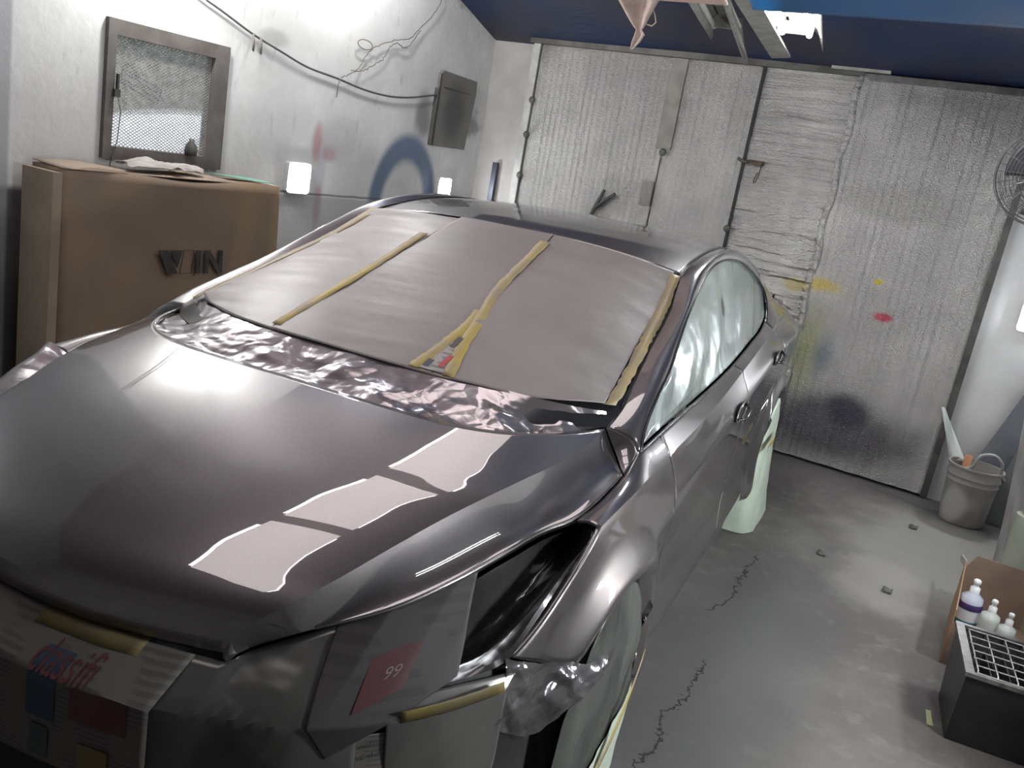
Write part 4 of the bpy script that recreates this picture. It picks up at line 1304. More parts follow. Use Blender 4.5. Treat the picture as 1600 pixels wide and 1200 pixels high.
# sticker on the glass: outlined slanted box with scribbled strokes
mb = MB(); sy = lambda a, b: (XL - .030, a, b)
cs = [(-3.115, 1.70), (-2.885, 1.635), (-2.905, 1.565), (-3.115, 1.635)]
for i in range(4): mb.beam(sy(*cs[i]), sy(*cs[(i + 1) % 4]), .005, .004, up=(1, 0, 0))
for row in (0, 1):
    P = []
    for k in range(46):
        f = k / 45; yv = -3.10 + .19 * f; zt = 1.682 - .030 * row - .062 * f / .23 * .23 * 1.0
        P.append(sy(yv, zt + .0075 * math.sin(k * 2.3) * (1 if k % 3 else .4)))
    mb.tube(P, .0018, 5)
part(mb, 'sticker', mat('faded_grey_print', (.16, .16, .17), .6), root, smooth=False)

# outside: ground, hedge wall, parked white car
M_out = noisy('gravel_yard', (.40, .40, .38), (.30, .30, .29), 4, .9)
set_label(MB().box((-16, -7, -.12), (XL - .16, 8, -.02)).build('yard_ground', M_out, smooth=False), kind='structure')
M_hedge = mat('leafy_bank', (.2, .25, .16), .9)
n = N(M_hedge); n.out(n.mix(n.mr(n.noise(9, 6, rough=.8), .4, .6), (.13, .16, .11), (.50, .52, .46)), n.bump(n.noise(7, 6, rough=.8), 1., .2))
Yg, Zg = np.meshgrid(np.linspace(-6, 7, 120), np.linspace(-.02, 3.6, 40))
G = np.stack([-10.2 - Zg * .15 + .35 * smooth_waves(Yg, Zg, .4, 5, 5), Yg, Zg], -1)
mb = MB().grid(G); single(mb, 'hedge', M_hedge, 'blurred grey green hedge bank outside behind the parked white car', 'hedge', kind='stuff')
M_wcar = mat('white_car_paint', (.78, .80, .84), .25, coat=1.)
M_wglass = mat('parked_car_glass', (.13, .13, .21), .5, coat=0.)
pc = empty('parked_car', (-5.7, -.75, -.02), 'white parked car seen outside through the mesh window', 'car')
def prof_grid(x, pts, n=60): return cat_eval([(x, a, b) for a, b in pts], np.linspace(0, 1, n))
roofp = [(-2.0, .55), (-1.95, .85), (-1.3, .98), (-.75, 1.05), (-.15, 1.42), (.35, 1.53), (.95, 1.50), (1.5, 1.25), (1.85, 1.05), (2.0, .9), (2.05, .5)]
beltp = [(-2.0, .55), (-1.95, .80), (-1.3, .92), (-.75, .98), (-.1, 1.02), (.35, 1.05), (.95, 1.08), (1.5, 1.08), (1.85, 1.0), (2.0, .85), (2.05, .5)]
sillp = [(-2.0, .3), (-1.9, .25), (-1.3, .22), (-.7, .2), (-.1, .2), (.3, .2), (.9, .2), (1.5, .22), (1.8, .24), (1.95, .28), (2.05, .35)]
mb = MB()
rows = [prof_grid(.86, sillp), prof_grid(.88, [((a[0] + b[0]) / 2, (a[1] + b[1]) / 2) for a, b in zip(beltp, sillp)]), prof_grid(.82, beltp), prof_grid(.62, roofp), prof_grid(.35, [(a, b + .03) for a, b in roofp]), prof_grid(0, [(a, b + .04) for a, b in roofp])]
half = np.stack(rows)
full = np.concatenate([half, (half * np.array([-1, 1, 1]))[::-1][1:]])
mb.grid(full); orient(mb, (0, 0, .6))
mb.build('body', M_wcar, parent=pc, smooth=True, angle=40)
for x0_, sgx in ((1, 1), (-1, -1)):
    for (ya, yb) in ((-.30, .38), (.46, 1.22)):
        L = []
        for y_ in np.linspace(ya, yb, 12):
            zr = float(pchip([q[0] for q in roofp], [q[1] for q in roofp], y_)); zb = float(pchip([q[0] for q in beltp], [q[1] for q in beltp], y_))
            L.append([((.62 + (.20) * (1 - k)) * sgx + .010 * sgx, y_, zb + (zr - zb) * k) for k in (.08, .4, .80)])
        g = MB().grid(np.array(L)); orient(g, (0, 0, .9)); g.build('side_window', M_wglass, parent=pc)
for cy in (-1.25, 1.3):
    for sg in (1, -1):
        m4 = Matrix.Translation((.80 * sg, cy, .30)) @ Matrix.Rotation(math.pi / 2 * sg, 4, 'Y')
        MB().lathe([(.05, -.08), (.28, -.09), (.31, -.05), (.31, .05), (.28, .09), (.05, .08)], 28, m4).build('wheel', M_tyre, parent=pc)
# second car beside it, lower left in the window
pc2 = []
def copy_tree(o, par=None):
    c = o.copy(); COL.objects.link(c); c.parent = par
    for ch in list(o.children): copy_tree(ch, c)
    return c

# ================================================================== LEFT WALL THINGS
# utility hatch
root = empty('utility_hatch', (XL, -.39, 1.60), 'grey oversprayed rectangular hatch on the left wall near the corner', 'hatch')
M_hatch = mat('grey_oversprayed_metal', (.17, .16, .15), .6)
n = N(M_hatch); c = n.blob((.19, .18, .165), (None, -.40, 1.86), (None, .14, .22), (.085, .083, .08), .9, .6, .15, 6.)
n.out(c, n.bump(n.noise(30, 3), .2, .01))
part(MB().extrude([(XL, -.612, 2.10), (XL, -.585, 2.125), (XL, -.15, 2.115), (XL, -.14, 2.03), (XL, -.19, 1.61), (XL, -.60, 1.60)], (.03, 0, 0)), 'cover', M_hatch, root, smooth=False)
part(MB().box((XL + .03, -.625, 1.62), (XL + .036, -.612, 2.10)).box((XL + .0, -.63, 1.60), (XL + .036, -.62, 2.0)), 'hinge_edge', M_dark, root, smooth=False)
part(MB().box((XL + .03, -.56, 2.01), (XL + .034, -.23, 2.018)), 'slot', M_dark, root, smooth=False)

# cable swag and string
M_cable = mat('grey_cable', (.09, .09, .085), .6)
wx = XL + .02
cab = [(-3.6, 2.45), (-3.1, 2.26), (-2.695, 2.109), (-2.588, 2.078), (-2.382, 2.013), (-2.161, 1.962), (-1.948, 1.916), (-1.666, 1.893), (-1.417, 1.867), (-1.085, 1.868), (-.86, 1.90), (-.717, 1.931), (-.62, 1.95)]
P = cat_eval([(wx, a, b) for a, b in cab], np.linspace(0, 1, 70))
single(MB().tube(P, .006, 8), 'wall_cable', M_cable, 'thin dark cable sagging across the left wall to the grey hatch', 'cable')
for yv, zt in ((-2.375, 2.01), (-2.32, 2.005)):
    single(MB().grid(np.array([[(wx + .008, yv - .008, zt), (wx + .008, yv + .008, zt)], [(wx + .02, yv - .012, zt - .05), (wx + .02, yv + .006, zt - .05)], [(wx + .012, yv - .004, zt - .085), (wx + .012, yv + .012, zt - .09)]])),
           'tape_tag', M_strip, 'scrap of tape hanging from the wall cable, ' + ('the left one' if yv < -2.35 else 'the right one'), 'tape', 'tape scraps on the wall cable', thick=.001)
M_string = mat('brown_string', (.16, .13, .11), .8)
rs = random.Random(5)
def wiggle(pts, n, a):
    P = cat_eval([(wx + .01, p, q) for p, q in pts], np.linspace(0, 1, n))
    return [(p[0] + rs.uniform(0, .006), p[1] + rs.uniform(-a, a), p[2] + rs.uniform(-a, a)) for p in P]
mb = MB()
mb.tube(wiggle([(-1.654, 1.90), (-1.503, 1.989), (-1.43, 2.09), (-1.40, 2.12), (-1.346, 2.145), (-1.163, 2.22), (-1.033, 2.254), (-.944, 2.332), (-.823, 2.44), (-.74, 2.561)], 70, .004), .0032, 6)
mb.tube(wiggle([(-1.56, 1.96), (-1.47, 1.975), (-1.36, 2.03), (-1.27, 2.089), (-1.24, 2.15), (-1.15, 2.20), (-1.08, 2.185), (-1.0, 2.24), (-.93, 2.33)], 60, .006), .003, 6)
lo = [(-1.42 + .07 * math.cos(t) - .05, 2.13 + .028 * math.sin(t)) for t in np.linspace(0, 6.2, 20)]
mb.tube([(wx + .015, a, b) for a, b in lo], .003, 6, closed=True)
mb.tube([(wx + .01, -1.654, 1.895), (wx + .01, -1.668, 1.85), (wx + .012, -1.672, 1.783)], .003, 6)
single(mb, 'string', M_string, 'frayed brown string tied to the wall cable and running up to the ceiling corner', 'string')

# cardboard box
M_card = mat('brown_cardboard', (.30, .215, .15), .8, spec=.2)
n = N(M_card)
c = n.mix(n.mr(n.noise(2.5, 5), .35, .7), (.25, .19, .145), (.31, .225, .155))
c = n.mix(n.mr(n.noise(1.2, 2, src=n.scale((1, 3, .3))), .5, .62, 0, .6), c, (.345, .235, .145))
n.out(c, n.bump(n.noise(20, 4), .15, .01))
BX0, BX1, BY0, BY1, BZ = -3.06, -2.85, -3.615, -2.345, 1.235
root = empty('cardboard_box', ((BX0 + BX1) / 2, (BY0 + BY1) / 2, 0), 'large flat brown cardboard box standing against the left wall below the window', 'box')
NY, NZ = 30, 30
def bxpt(fy, fz):
    y = BY0 + (BY1 - BY0) * fy + (.05 * (1 - fz) * (1 if fy > .5 else 1)) * (fy - 0.0) * 1.4 * .9
    return y, BZ * fz
front = np.array([[(BX1 + .012 * math.sin(fy * 3.1) + .01 * math.sin(fz * 4 + fy * 5), bxpt(fy, fz)[0], bxpt(fy, fz)[1] + (.012 * math.sin(fy * 9) * (fz > .98))) for fy in np.linspace(0, 1, NY)] for fz in np.linspace(0.003, 1, NZ)])
mb = MB().grid(front)
for f in (front[:, 0], front[:, -1], front[-1]):
    b = f.copy(); b[:, 0] = BX0; mb.grid(np.stack([f, (f * .5 + b * .5), b]))
b = front.copy(); b[..., 0] = BX0; mb.grid(b)
bm_f = part(mb, 'carton', M_card, root, smooth=True, angle=30)
bm = bmesh.new(); bm.from_mesh(bm_f.data); bmesh.ops.remove_doubles(bm, verts=bm.verts, dist=.0005); bmesh.ops.recalc_face_normals(bm, faces=bm.faces); bm.to_mesh(bm_f.data); bm.free()
part(MB().box((BX0, BY0 - .045, .0), (BX1 + .01, BY0 - .003, 1.22)), 'side_flap', noisy('pale_cardboard', (.36, .29, .22), (.30, .24, .18), 5, .8), root, smooth=False)
mb = MB().grid(np.array([[(BX0 - .0 + (BX1 - BX0) * k, y_, BZ + .006 + .018 * math.sin(y_ * 5) ** 2 * (1 - k)) for k in (0, .5, 1)] for y_ in np.linspace(BY0, BY1 + .0, 24)]))
part(mb, 'top_flap', noisy('worn_cardboard', (.36, .28, .21), (.27, .22, .18), 6, .8), root, thick=.004)
# lettering on the carton
M_print = noisy('faded_black_print', (.035, .034, .034), (.075, .065, .058), 12, .7)
def onbox(y, z): return (BX1 + .012 * math.sin((y - BY0) / (BY1 - BY0) * 3.1) + .011, y, z)
def poly(pts, name='print'):
    mb = MB().extrude([onbox(*p) for p in pts], (.003, 0, 0)); return part(mb, name, M_print, root, smooth=False)
poly([(-3.118, .892), (-3.062, .892), (-2.998, .775), (-3.058, .775)])
poly([(-3.050, .892), (-2.978, .892), (-3.003, .805), (-3.020, .832)])
mb = MB()
for a, b in (((-2.968, .892), (-2.905, .892)), ((-2.905, .892), (-2.915, .775)), ((-2.915, .775), (-2.985, .775)), ((-2.985, .775), (-2.968, .892))):
    mb.beam(onbox(*a), onbox(*b), .003, .003, up=(1, 0, 0))
part(mb, 'print_outline', M_print, root, smooth=False)
poly([(-2.893, .892), (-2.865, .892), (-2.860, .772), (-2.888, .772)])
poly([(-2.838, .892), (-2.812, .892), (-2.806, .772), (-2.832, .772)])
poly([(-2.748, .892), (-2.722, .892), (-2.714, .772), (-2.740, .772)])
poly([(-2.838, .892), (-2.806, .892), (-2.714, .772), (-2.746, .772)])

# rag, scraps on top of the box
def cloth(outline_c, w, d, h, seed, n=40, m=40):
    A, Bb = np.meshgrid(np.linspace(-1, 1, n), np.linspace(-1, 1, m))
    r = 1 - .18 * np.sin(3 * np.arctan2(Bb, A) + seed)
    z = h * np.clip(1 - .75 * (A ** 2 + Bb ** 2), -.1, 1) * (.6 + .4 * np.sin(A * 5 + seed)) + h * .5 * np.abs(crumple(A, Bb, .8, seed, 4)) + .004
    return np.stack([outline_c[0] + Bb * d * r, outline_c[1] + A * w * r, outline_c[2] + np.maximum(z, .002)], -1)
M_rag = noisy('grey_white_rag', (.48, .44, .41), (.38, .35, .33), 9, .9)
mb = MB().grid(cloth((-2.97, -3.03, 1.262), .20, .075, .045, 4)); single(mb, 'rag', M_rag, 'crumpled whitish rag on top of the cardboard box under the window', 'rag', thick=.003)
M_green = mat('green_paper', (.17, .36, .28), .7)
mb = MB().extrude([(-3.03, -2.68, 1.262), (-2.90, -2.60, 1.258), (-2.862, -2.47, 1.252), (-2.87, -2.37, 1.252), (-2.97, -2.44, 1.26)], (0, 0, .003)); single(mb, 'green_paper', M_green, 'green paper scrap on the right end of the cardboard box top', 'paper', smooth=False)
mb = MB().extrude([(-2.92, -3.02, 1.266), (-2.86, -3.02, 1.266), (-2.86, -2.955, 1.266), (-2.92, -2.96, 1.266)], (0, 0, .002)); single(mb, 'yellow_tape_scrap', M_tape, 'small yellow tape scrap on the top edge of the cardboard box', 'tape', smooth=False)
# small dark bottle on the window sill
mb = MB().lathe([(.0, 0), (.03, 0), (.034, .02), (.030, .05), (.014, .068), (.014, .085), (.0, .085)], 18, Matrix.Translation((XL + .04 - .0, -2.735, WZ0 + .06 + .0)), cap=False)
single(mb, 'small_bottle', M_dark, 'small dark bottle on the lower right of the mesh window frame', 'bottle')

# dark bar in front of the corner pillar, Y-shaped twig on the foil
single(MB().box((-2.975, .015, 0.0), (-2.935, .045, 1.56)), 'metal_bar', mat('dark_blue_bar', (.05, .055, .08), .4, .3), 'dark upright bar against the corner pillar behind the car roof', 'bar', smooth=False)
single(MB().tube([(-2.08, -.03, 1.20), (-2.03, -.03, 1.36), (-1.975, -.032, 1.505)], [.014, .017, .011], 8).tube([(-2.03, -.03, 1.36), (-1.95, -.035, 1.44), (-1.885, -.035, 1.49)], [.014, .013, .011], 8),
       'forked_bracket', mat('dark_bracket', (.06, .06, .055), .6), 'dark forked bracket on the foil door behind the car roof', 'bracket')

# latch on the wicket door
root = empty('door_latch', (-.99, -.04, 1.72), 'rusty latch with a hanging hook on the rippled foil door', 'latch')
M_rust = noisy('rusty_iron', (.05, .035, .03), (.11, .08, .06), 20, .7, .3)
part(MB().box((-.985, -.045, 1.835), (-.885, -.03, 1.865)), 'bolt', M_rust, root, smooth=False)
part(MB().tube([(-.892, -.05, 1.85), (-.895, -.06, 1.78), (-.905, -.06, 1.73), (-.915, -.06, 1.72), (-.92, -.06, 1.735), (-.905, -.06, 1.79)], .004, 8), 'hook', M_rust, root)
part(MB().tube([(-1.055, -.05, 1.86), (-1.03, -.055, 1.85), (-1.0, -.05, 1.845), (-.985, -.04, 1.85)], .011, 8), 'keeper', M_dark, root)
for i, (xx_, zz_, wh) in enumerate(((-1.59, 1.825, 'between the two left foil doors'), (-1.028, 1.40, 'low between the middle and rippled foil doors'), (-2.69, 2.05, 'high beside the corner post'), (-2.69, 1.80, 'halfway up beside the corner post'), (-2.69, 1.50, 'low beside the corner post'))):
    single(MB().lathe([(0, 0), (.022, 0), (.026, .01), (.016, .022), (0, .022)], 12, Matrix.Translation((xx_, -.012 - (.02 if i < 2 else .02), zz_)) @ Matrix.Rotation(math.pi / 2, 4, 'X'), cap=False),
           'door_bolt', M_dark, 'round dark bolt head ' + wh, 'bolt', 'bolt heads on the foil doors')

# hanging rag at the ceiling
root_m = noisy('pinkish_rag', (.50, .40, .36), (.38, .30, .26), 12, .85)
L = []
for z_, cx_, hw in ((2.62, -1.46, .15), (2.55, -1.455, .115), (2.48, -1.44, .07), (2.42, -1.425, .030), (2.405, -1.42, .016), (2.38, -1.41, .028), (2.34, -1.425, .022), (2.30, -1.445, .006)):
    L.append([(cx_ + hw * math.sin(t) * 1., -1.2 + .35 * hw * math.cos(t * 3), z_) for t in np.linspace(-1.5, 1.5, 16)])
mb = MB().grid(np.array(L)); mb.mi = 0
mb.tube([(-1.39, -1.2, 2.56), (-1.345, -1.2, 2.49), (-1.33, -1.2, 2.45), (-1.35, -1.2, 2.43), (-1.40, -1.2, 2.44)], .004, 6)
mb.tube([(-1.46, -1.2, 2.60), (-1.46, -1.2, 2.86)], .004, 6)
single(mb, 'hanging_rag', root_m, 'pinkish rag knotted and hanging from the ceiling left of the lamps', 'rag', thick=.003)

# ================================================================== RIGHT SIDE THINGS
# fan
root = empty('fan', (.725, -1.15, 1.71), 'grey cage fan on a wall arm at the right edge before the foil doors', 'fan')
M_fan = noisy('grey_fan_wire', (.15, .15, .155), (.10, .10, .105), 10, .45, .4)
fc = Vector((.725, -1.2, 1.935)); fr = .225
fn = Vector((.731, -5.98, 1.59)) - fc; fn = (fn.normalized() + Vector((-.25, 0, 0))).normalized(); fs_ = fn.cross(Vector((0, 0, 1))).normalized(); fu = fs_.cross(fn)
mb = MB()
for k in range(12):
    r = fr * (k + 2) / 13; dd = .055 * max(0., math.cos(r / fr * math.pi / 2)) ** .7
    mb.tube([fc + fn * dd + (fs_ * math.cos(t) + fu * math.sin(t)) * r for t in np.linspace(0, 2 * math.pi, 49)[:-1]], .0016, 5, closed=True)
for k in range(16):
    t = k * math.pi / 8; v = fs_ * math.cos(t) + fu * math.sin(t)
    mb.tube([fc + v * r + fn * .055 * max(0., math.cos(min(1, r / fr) * math.pi / 2)) ** .7 for r in np.linspace(.03, fr * .999, 8)], .0018, 5)
part(mb, 'front_grille', M_fan, root)
mb = MB()
for k in range(12):
    r = fr * (k + 2) / 13; dd = -.055 * max(0., math.cos(r / fr * math.pi / 2)) ** .7
    mb.tube([fc + fn * dd + (fs_ * math.cos(t) + fu * math.sin(t)) * r for t in np.linspace(0, 2 * math.pi, 49)[:-1]], .0016, 5, closed=True)
for k in range(16):
    t = k * math.pi / 8 + .15; v = fs_ * math.cos(t) + fu * math.sin(t)
    mb.tube([fc + v * r - fn * .055 * max(0., math.cos(min(1, r / fr) * math.pi / 2)) ** .7 for r in np.linspace(.03, fr * .999, 8)], .0018, 5)
part(mb, 'rear_grille', M_fan, root)
part(MB().tube([fc + (fs_ * math.cos(t) + fu * math.sin(t)) * fr for t in np.linspace(0, 2 * math.pi, 61)[:-1]], .006, 8, closed=True), 'rim', M_fan, root)
rq = Matrix(((fs_.x, fu.x, fn.x), (fs_.y, fu.y, fn.y), (fs_.z, fu.z, fn.z))).to_4x4()
for k in range(3):
    a0 = k * 2 * math.pi / 3 + .4; G = []
    for r in np.linspace(.03, fr * .86, 8):
        G.append([fc + (fs_ * math.cos(a0 + w_) + fu * math.sin(a0 + w_)) * r + fn * (.02 * w_ / .5) for w_ in np.linspace(-.5, .5, 6)])
    part(MB().grid(np.array([[tuple(p) for p in row] for row in G])), 'blade', mat('dark_blade', (.06, .06, .07), .4), root, thick=.002)
part(MB().lathe([(0, -.06), (.045, -.06), (.05, -.02), (.045, .04), (0, .05)], 20, Matrix.Translation(fc) @ rq, cap=False), 'motor', M_dark, root)
part(MB().tube([(.74, -1.14, 1.935), (.80, -1.10, 1.95), (1.05, -1.08, 2.0), (1.31, -1.08, 2.0)], .012, 10), 'arm', M_fan, root)
part(MB().box((1.30, -1.15, 1.92), (1.318, -1.01, 2.08)), 'wall_plate', M_fan, root, smooth=False)

# bucket
M_bucket = mat('dirty_white_plastic', (.35, .33, .30), .55)
n = N(M_bucket)
c = n.mix(n.mr(n.noise(6, 5), .35, .7), (.32, .30, .275), (.22, .20, .185))
c = n.blob(c, (.74, -.45, .12), (.09, .12, .12), (.46, .44, .40), .8, .3, .1, 6.)
n.out(c)
bc = Vector((.815, -.30, 0))
root = empty('bucket', bc, 'dirty white plastic bucket with a raised handle against the white wall', 'bucket')
T = Matrix.Translation(bc)
part(MB().lathe([(0, .004), (.118, .004), (.125, .02), (.132, .16), (.138, .25), (.142, .255), (.138, .262), (.140, .285), (.147, .288), (.142, .30), (.144, .335), (.152, .34), (.152, .352), (.142, .352), (.134, .26), (.118, .03), (0, .02)], 40, T, cap=False), 'pail', M_bucket, root, angle=40)
HP = [bc + Vector((-.15, .0, .325)), bc + Vector((-.10, -.06, .32)), bc + Vector((-.03, -.09, .35)), bc + Vector((.01, -.10, .44)), bc + Vector((.07, -.10, .455)), bc + Vector((.115, -.08, .42)), bc + Vector((.13, -.05, .34)), bc + Vector((.155, .0, .31))]
part(MB().tube([tuple(p) for p in cat_eval([tuple(p) for p in HP], np.linspace(0, 1, 40))], .009, 8), 'handle', noisy('pale_handle', (.42, .42, .42), (.32, .32, .32), 10, .5), root)
# things in the bucket
single(MB().tube([(.77, -.33, .05), (.76, -.30, .40)], [.03, .022], 10), 'paint_stick', mat('orange_brown_rag', (.40, .17, .09), .8), 'orange brown rag end poking out of the bucket', 'rag')

# plastic strip hanging beside the bucket
mb = MB().grid(np.array([[(.55 + .16 * t + d * (.01 + .035 * t), -.09 - .12 * t + .01 * math.sin(6 * t + d * 3), .60 - .27 * t) for d in (-1, -.3, .4, 1)] for t in np.linspace(0, 1, 14)]))
single(mb, 'plastic_strip', mat('pale_plastic_strip', (.55, .60, .58), .35), 'pale plastic strip hanging from the dark jamb down to the bucket', 'strip', thick=.002)

# dark boards leaning in the corner
M_board = noisy('blue_grey_board', (.13, .14, .165), (.17, .18, .20), 4, .55)
def lean(x0, x1, z1, lean_x, y0, th, m, label):
    mb = MB().extrude([(x0, y0, .002), (x1, y0, .002), (x1 + lean_x, y0 + .0, z1), (x0 + lean_x, y0, z1)], (0, -th, 0))
    mb.v = [(p[0], p[1] + .10 * (p[2] / z1), p[2]) for p in mb.v]
    return single(mb, 'leaning_board', m, label, 'board', smooth=False)
lean(.70, .86, 1.12, .34, -.13, .015, M_board, 'dark blue grey board leaning in the corner, directly behind the bucket')
lean(.90, 1.06, .98, .20, -.16, .015, noisy('grey_board', (.19, .20, .21), (.15, .16, .165), 4, .5), 'lighter grey board leaning in the corner, right of the dark one')

# draped dirty plastic sheet on the right
M_drape = mat('dirty_white_sheet', (.45, .43, .42), .5)
n = N(M_drape)
c = n.mix(n.mr(n.noise(4, 5), .35, .7), (.42, .41, .41), (.26, .24, .23))
c = n.blob(c, (.98, -.72, .28), (.05, .2, .13), (.35, .16, .16), .7, .6, .2, 6.)
n.out(c, n.bump(n.noise(6, 4), .4, .03))
Tt, Zz = np.meshgrid(np.linspace(0, 1, 40), np.linspace(0, 1, 50))
xb = np.interp(Tt, [0, .12, .5, 1], [1.30, 1.04, 1.02, 1.06]); yb = np.interp(Tt, [0, .12, .5, 1], [-.50, -.58, -.95, -1.45])
G = np.stack([xb - .12 * (Zz ** 1.3) * np.clip(Tt * 6, 0, 1) * (1 - .2 * Tt) + .02 * smooth_waves(Tt * 2, Zz * .3, 1.5, 9), yb + .02 * smooth_waves(Tt * 2, Zz * .2, 1.7, 4), Zz * 1.12 + .002], -1)
G[0, :, 2] = .002
mb = MB().grid(G)
top = G[-1]; b2 = top.copy(); b2[:, 0] = XR - .01; mb.grid(np.stack([top, (top + b2) / 2 + np.array([0, 0, .02]), b2]))
single(mb, 'draped_sheet', M_drape, 'dirty whitish plastic sheet draped at the right edge beyond the paper roll', 'sheet', thick=.003)

# paper roll
M_roll = noisy('sage_paper_roll', (.33, .35, .28), (.27, .29, .235), 5, .7)
rc = Vector((1.085, -1.43, 0))
root = empty('paper_roll', rc, 'pale sage green roll of masking paper standing behind the open carton', 'paper roll')
T = Matrix.Translation(rc)
part(MB().lathe([(.018, .004), (.075, .004), (.077, .02), (.077, .435), (.075, .44)], 40, T, cap=False), 'paper_wrap', M_roll, root, angle=40)
part(MB().lathe([(.075, .44), (.020, .441), (.018, .42), (.017, .01)], 40, T, cap=False), 'roll_end', mat('cream_paper_end', (.62, .64, .52), .7), root)
part(MB().lathe([(.0179, .425), (.0, .42)], 16, T, cap=False), 'core', M_black, root)
# second roll, cream, cut by the frame
rc = Vector((1.215, -1.70, 0))
root = empty('paper_roll', rc, 'cream paper roll at the right edge beside the open carton', 'paper roll')
part(MB().lathe([(0, .004), (.075, .004), (.077, .02), (.077, .36), (.02, .365), (0, .35)], 40, Matrix.Translation(rc), cap=False), 'paper_wrap', noisy('cream_paper_roll', (.42, .37, .31), (.36, .31, .26), 5, .7), root, angle=40)

# open carton with bottles
M_card2 = noisy('dark_carton', (.20, .145, .11), (.26, .18, .13), 5, .8)
bx, by = 1.03, -2.03
root = empty('open_carton', (bx, by, 0), 'open brown carton holding squeeze bottles beside the black crate', 'box')
x0, x1, y0, y1, h = .865, 1.19, -2.34, -1.72, .21
part(MB().box((x0, y0, .002), (x1, y1, .008)), 'bottom', M_card2, root, smooth=False)
part(MB().box((x0, y0, .008), (x0 + .005, y1, h + .02)), 'side_panel', noisy('orange_brown_card', (.34, .20, .11), (.28, .17, .1), 6, .8), root, smooth=False)
part(MB().box((x1 - .005, y0, .008), (x1, y1, h)), 'side_panel', M_card2, root, smooth=False)
part(MB().box((x0 + .005, y0, .008), (x1 - .005, y0 + .005, h - .03)), 'side_panel', M_card2, root, smooth=False)
part(MB().extrude([(x0 + .005, y1, .008), (x1 - .005, y1, .008), (x1 - .005, y1, h + .06), (x0 + .04, y1, h + .06), (x0 + .01, y1, h)], (0, .005, 0)), 'side_panel', M_card2, root, smooth=False)
part(MB().extrude([(x0, y1 - .02, h), (x0 - .02, y1 + .11, h - .02), (x0 - .012, y1 + .11, h - .02), (x0 + .008, y1 - .02, h)], (0, 0, .03)), 'flap', noisy('pale_card_edge', (.42, .38, .32), (.36, .32, .27), 6, .8), root, smooth=False)

M_bot_white = mat('white_plastic', (.75, .76, .76), .35)
M_bot_clear = mat('milky_clear_plastic', (.58, .61, .58), .25)
M_purple = mat('purple_band', (.06, .035, .14), .4)
M_teal = mat('teal_label', (.03, .16, .17), .4)
def bottle(c, r, h, kind, label, tilt=0.):
    root = empty('squeeze_bottle', c, label, 'bottle', 'squeeze bottles in the open carton')
    T = Matrix.Translation(c)
    if kind == 'label':
        part(MB().lathe([(0, 0), (r, 0), (r, h * .62), (r * .98, h * .66), (r * .92, h * .74), (r * .45, h * .80), (r * .4, h * .82)], 32, T, cap=False), 'body', mat('pale_bottle', (.50, .52, .62), .3), root)
        part(MB().lathe([(r * 1.01, h * .58), (r * 1.04, h * .59), (r * 1.04, h * .65), (r * 1.0, h * .67)], 32, T, cap=False), 'band', M_purple, root)
        part(MB().lathe([(r * 1.012, h * .2), (r * 1.012, h * .57)], 32, T, cap=False), 'label_wrap', mat('white_label', (.62, .63, .66), .5), root)
        part(MB().lathe([(r * 1.02, h * .28), (r * 1.02, h * .42)], 32, T, cap=False), 'label_stripe', M_teal, root)
    else:
        part(MB().lathe([(0, 0), (r, 0), (r, h * .68), (r * .93, h * .75), (r * .45, h * .79), (r * .4, h * .82)], 32, T, cap=False), 'body', M_bot_clear, root)
    part(MB().lathe([(r * .42, h * .80), (r * .42, h * .88), (r * .28, h * .89), (r * .2, h * .93), (r * .32, h * .935), (r * .32, h * .985), (r * .22, h), (0, h)], 20, T, cap=False), 'cap', M_bot_white, root)
bottle((.915, -2.13, .009), .044, .295, 'label', 'squeeze bottle with a purple shoulder band and teal label in the open carton')
bottle((.990, -2.20, .009), .036, .262, 'plain', 'milky bottle with white flip cap in the middle of the carton')
bottle((1.052, -2.25, .009), .033, .250, 'plain', 'milky white-capped bottle at the right in the carton')
bottle((.905, -2.08, .009), .03, .20, 'plain', 'small milky bottle half hidden behind the purple-banded one')

# black crate with wire grid
M_crate = noisy('black_plastic_crate', (.018, .017, .018), (.03, .028, .03), 8, .4)
ccx, ccy = 1.06, -2.72
rz_ = math.radians(8)
root = empty('crate', (ccx, ccy, 0), 'black plastic bottle crate with a wire grid top in the near right corner', 'crate', rz=rz_)
hw, hl, H = .20, .185, .275
x0, x1, y0, y1 = -.165, .24, -.22, .17
def lbox(a, b, nm, m=M_crate): return MB().box(a, b).build(nm, m, parent=root, smooth=False)
mbx = MB()
def taper_side(p, q, th):
    (ax, ay), (bx_, by_) = p, q
    bs = lambda x, y: (x * .97, -.17 if y < 0 else .11)
    o = [Vector((*bs(ax, ay), .003)), Vector((*bs(bx_, by_), .003)), Vector((bx_, by_, H)), Vector((ax, ay, H))]
    nn = (o[1] - o[0]).cross(o[3] - o[0]).normalized() * th
    return MB().extrude([tuple(v) for v in o], nn)
cs = [(x0, y0), (x1, y0), (x1, y1), (x0, y1)]
for i in range(4):
    taper_side(cs[i], cs[(i + 1) % 4], -.006).build('side_panel', M_crate, parent=root, smooth=False)
lbox((x0 * .96, -.168, .003), (x1 * .96, .108, .01), 'bottom')
mbr = MB()
M_rim2 = noisy('scuffed_crate_rim', (.045, .043, .043), (.11, .105, .10), 30, .45)
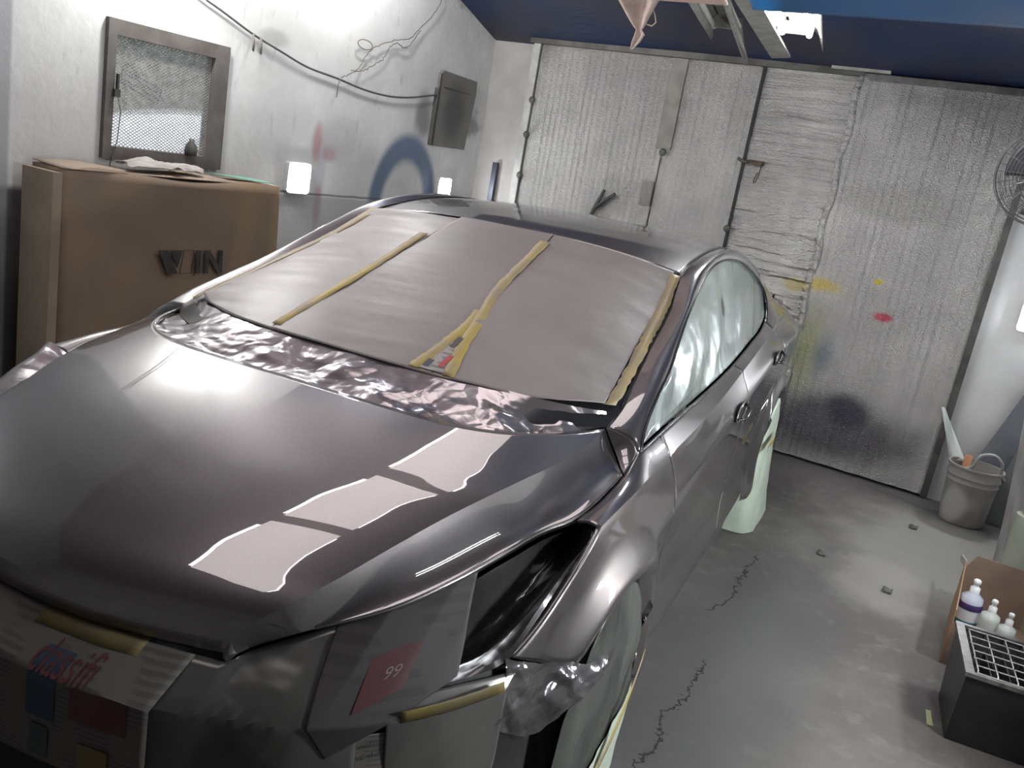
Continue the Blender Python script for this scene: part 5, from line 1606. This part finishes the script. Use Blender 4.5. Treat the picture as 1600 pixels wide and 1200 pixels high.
for a, b in (((x0 - .006, y0 - .006), (x1 + .006, y0 + .012)), ((x0 - .006, y1 - .012), (x1 + .006, y1 + .006)), ((x0 - .006, y0 + .012), (x0 + .022, y1 - .012)), ((x1 - .012, y0 + .012), (x1 + .006, y1 - .012))):
    mbr.box((*a, H - .012), (*b, H + .002))
mbr.build('rim', M_rim2, parent=root, smooth=False)
M_wire = noisy('pale_wire', (.45, .45, .42), (.30, .30, .29), 30, .35, .3)
mbw = MB(); nx_, ny_ = 6, 6
gx0, gx1, gy0, gy1 = x0 + .035, x1 - .02, y0 + .025, y1 - .025
for i in range(nx_ + 1):
    xx_ = gx0 + (gx1 - gx0) * i / nx_
    for j in range(3):
        a = gy0 + (gy1 - gy0) * j / 3 + .008; b = gy0 + (gy1 - gy0) * (j + 1) / 3 - .008
        mbw.tube([(xx_, a, H - .02), (xx_, a, H), (xx_, b, H), (xx_, b, H - .02)], .0025, 6)
for j in range(ny_ + 1):
    yy_ = gy0 + (gy1 - gy0) * j / ny_
    mbw.tube([(gx0, yy_, H - .02), (gx0, yy_, H - .003), (gx1, yy_, H - .003), (gx1, yy_, H - .02)], .0022, 6)
mbw.build('wire_grid', M_wire, parent=root)
mbd = MB()
for i in range(1, nx_): mbd.box((gx0 + (gx1 - gx0) * i / nx_ - .002, -.15, .02), (gx0 + (gx1 - gx0) * i / nx_ + .002, .09, H - .04))
mbd.build('divider', M_crate, parent=root, smooth=False)

# litter on the floor
single(MB().extrude([(.855, -2.77, .001), (.872, -2.765, .001), (.878, -2.81, .001), (.888, -2.865, .001), (.868, -2.87, .001), (.862, -2.82, .001)], (0, 0, .003)), 'tape_scrap', mat('pale_yellow_scrap', (.40, .42, .22), .7), 'pale yellow tape scrap on the floor left of the black crate', 'tape', smooth=False)
rs = random.Random(9)
for (lx, ly, lb) in ((.60, -1.80, 'curled dark leaf scrap on the pale concrete patch'), (.60, -.72, 'dark debris flake near the foot of the foil doors'), (.27, -1.62, 'small dark chip on the floor beside the rear wheel bag')):
    mb = MB().grid(np.array([[(lx + .022 * a, ly + .03 * b, .003 + .008 * abs(math.sin(3 * a + 2 * b))) for a in (-1, -.3, .4, 1)] for b in (-1, -.2, .5, 1)]))
    single(mb, 'floor_debris', M_dark, lb, 'debris', thick=.001)
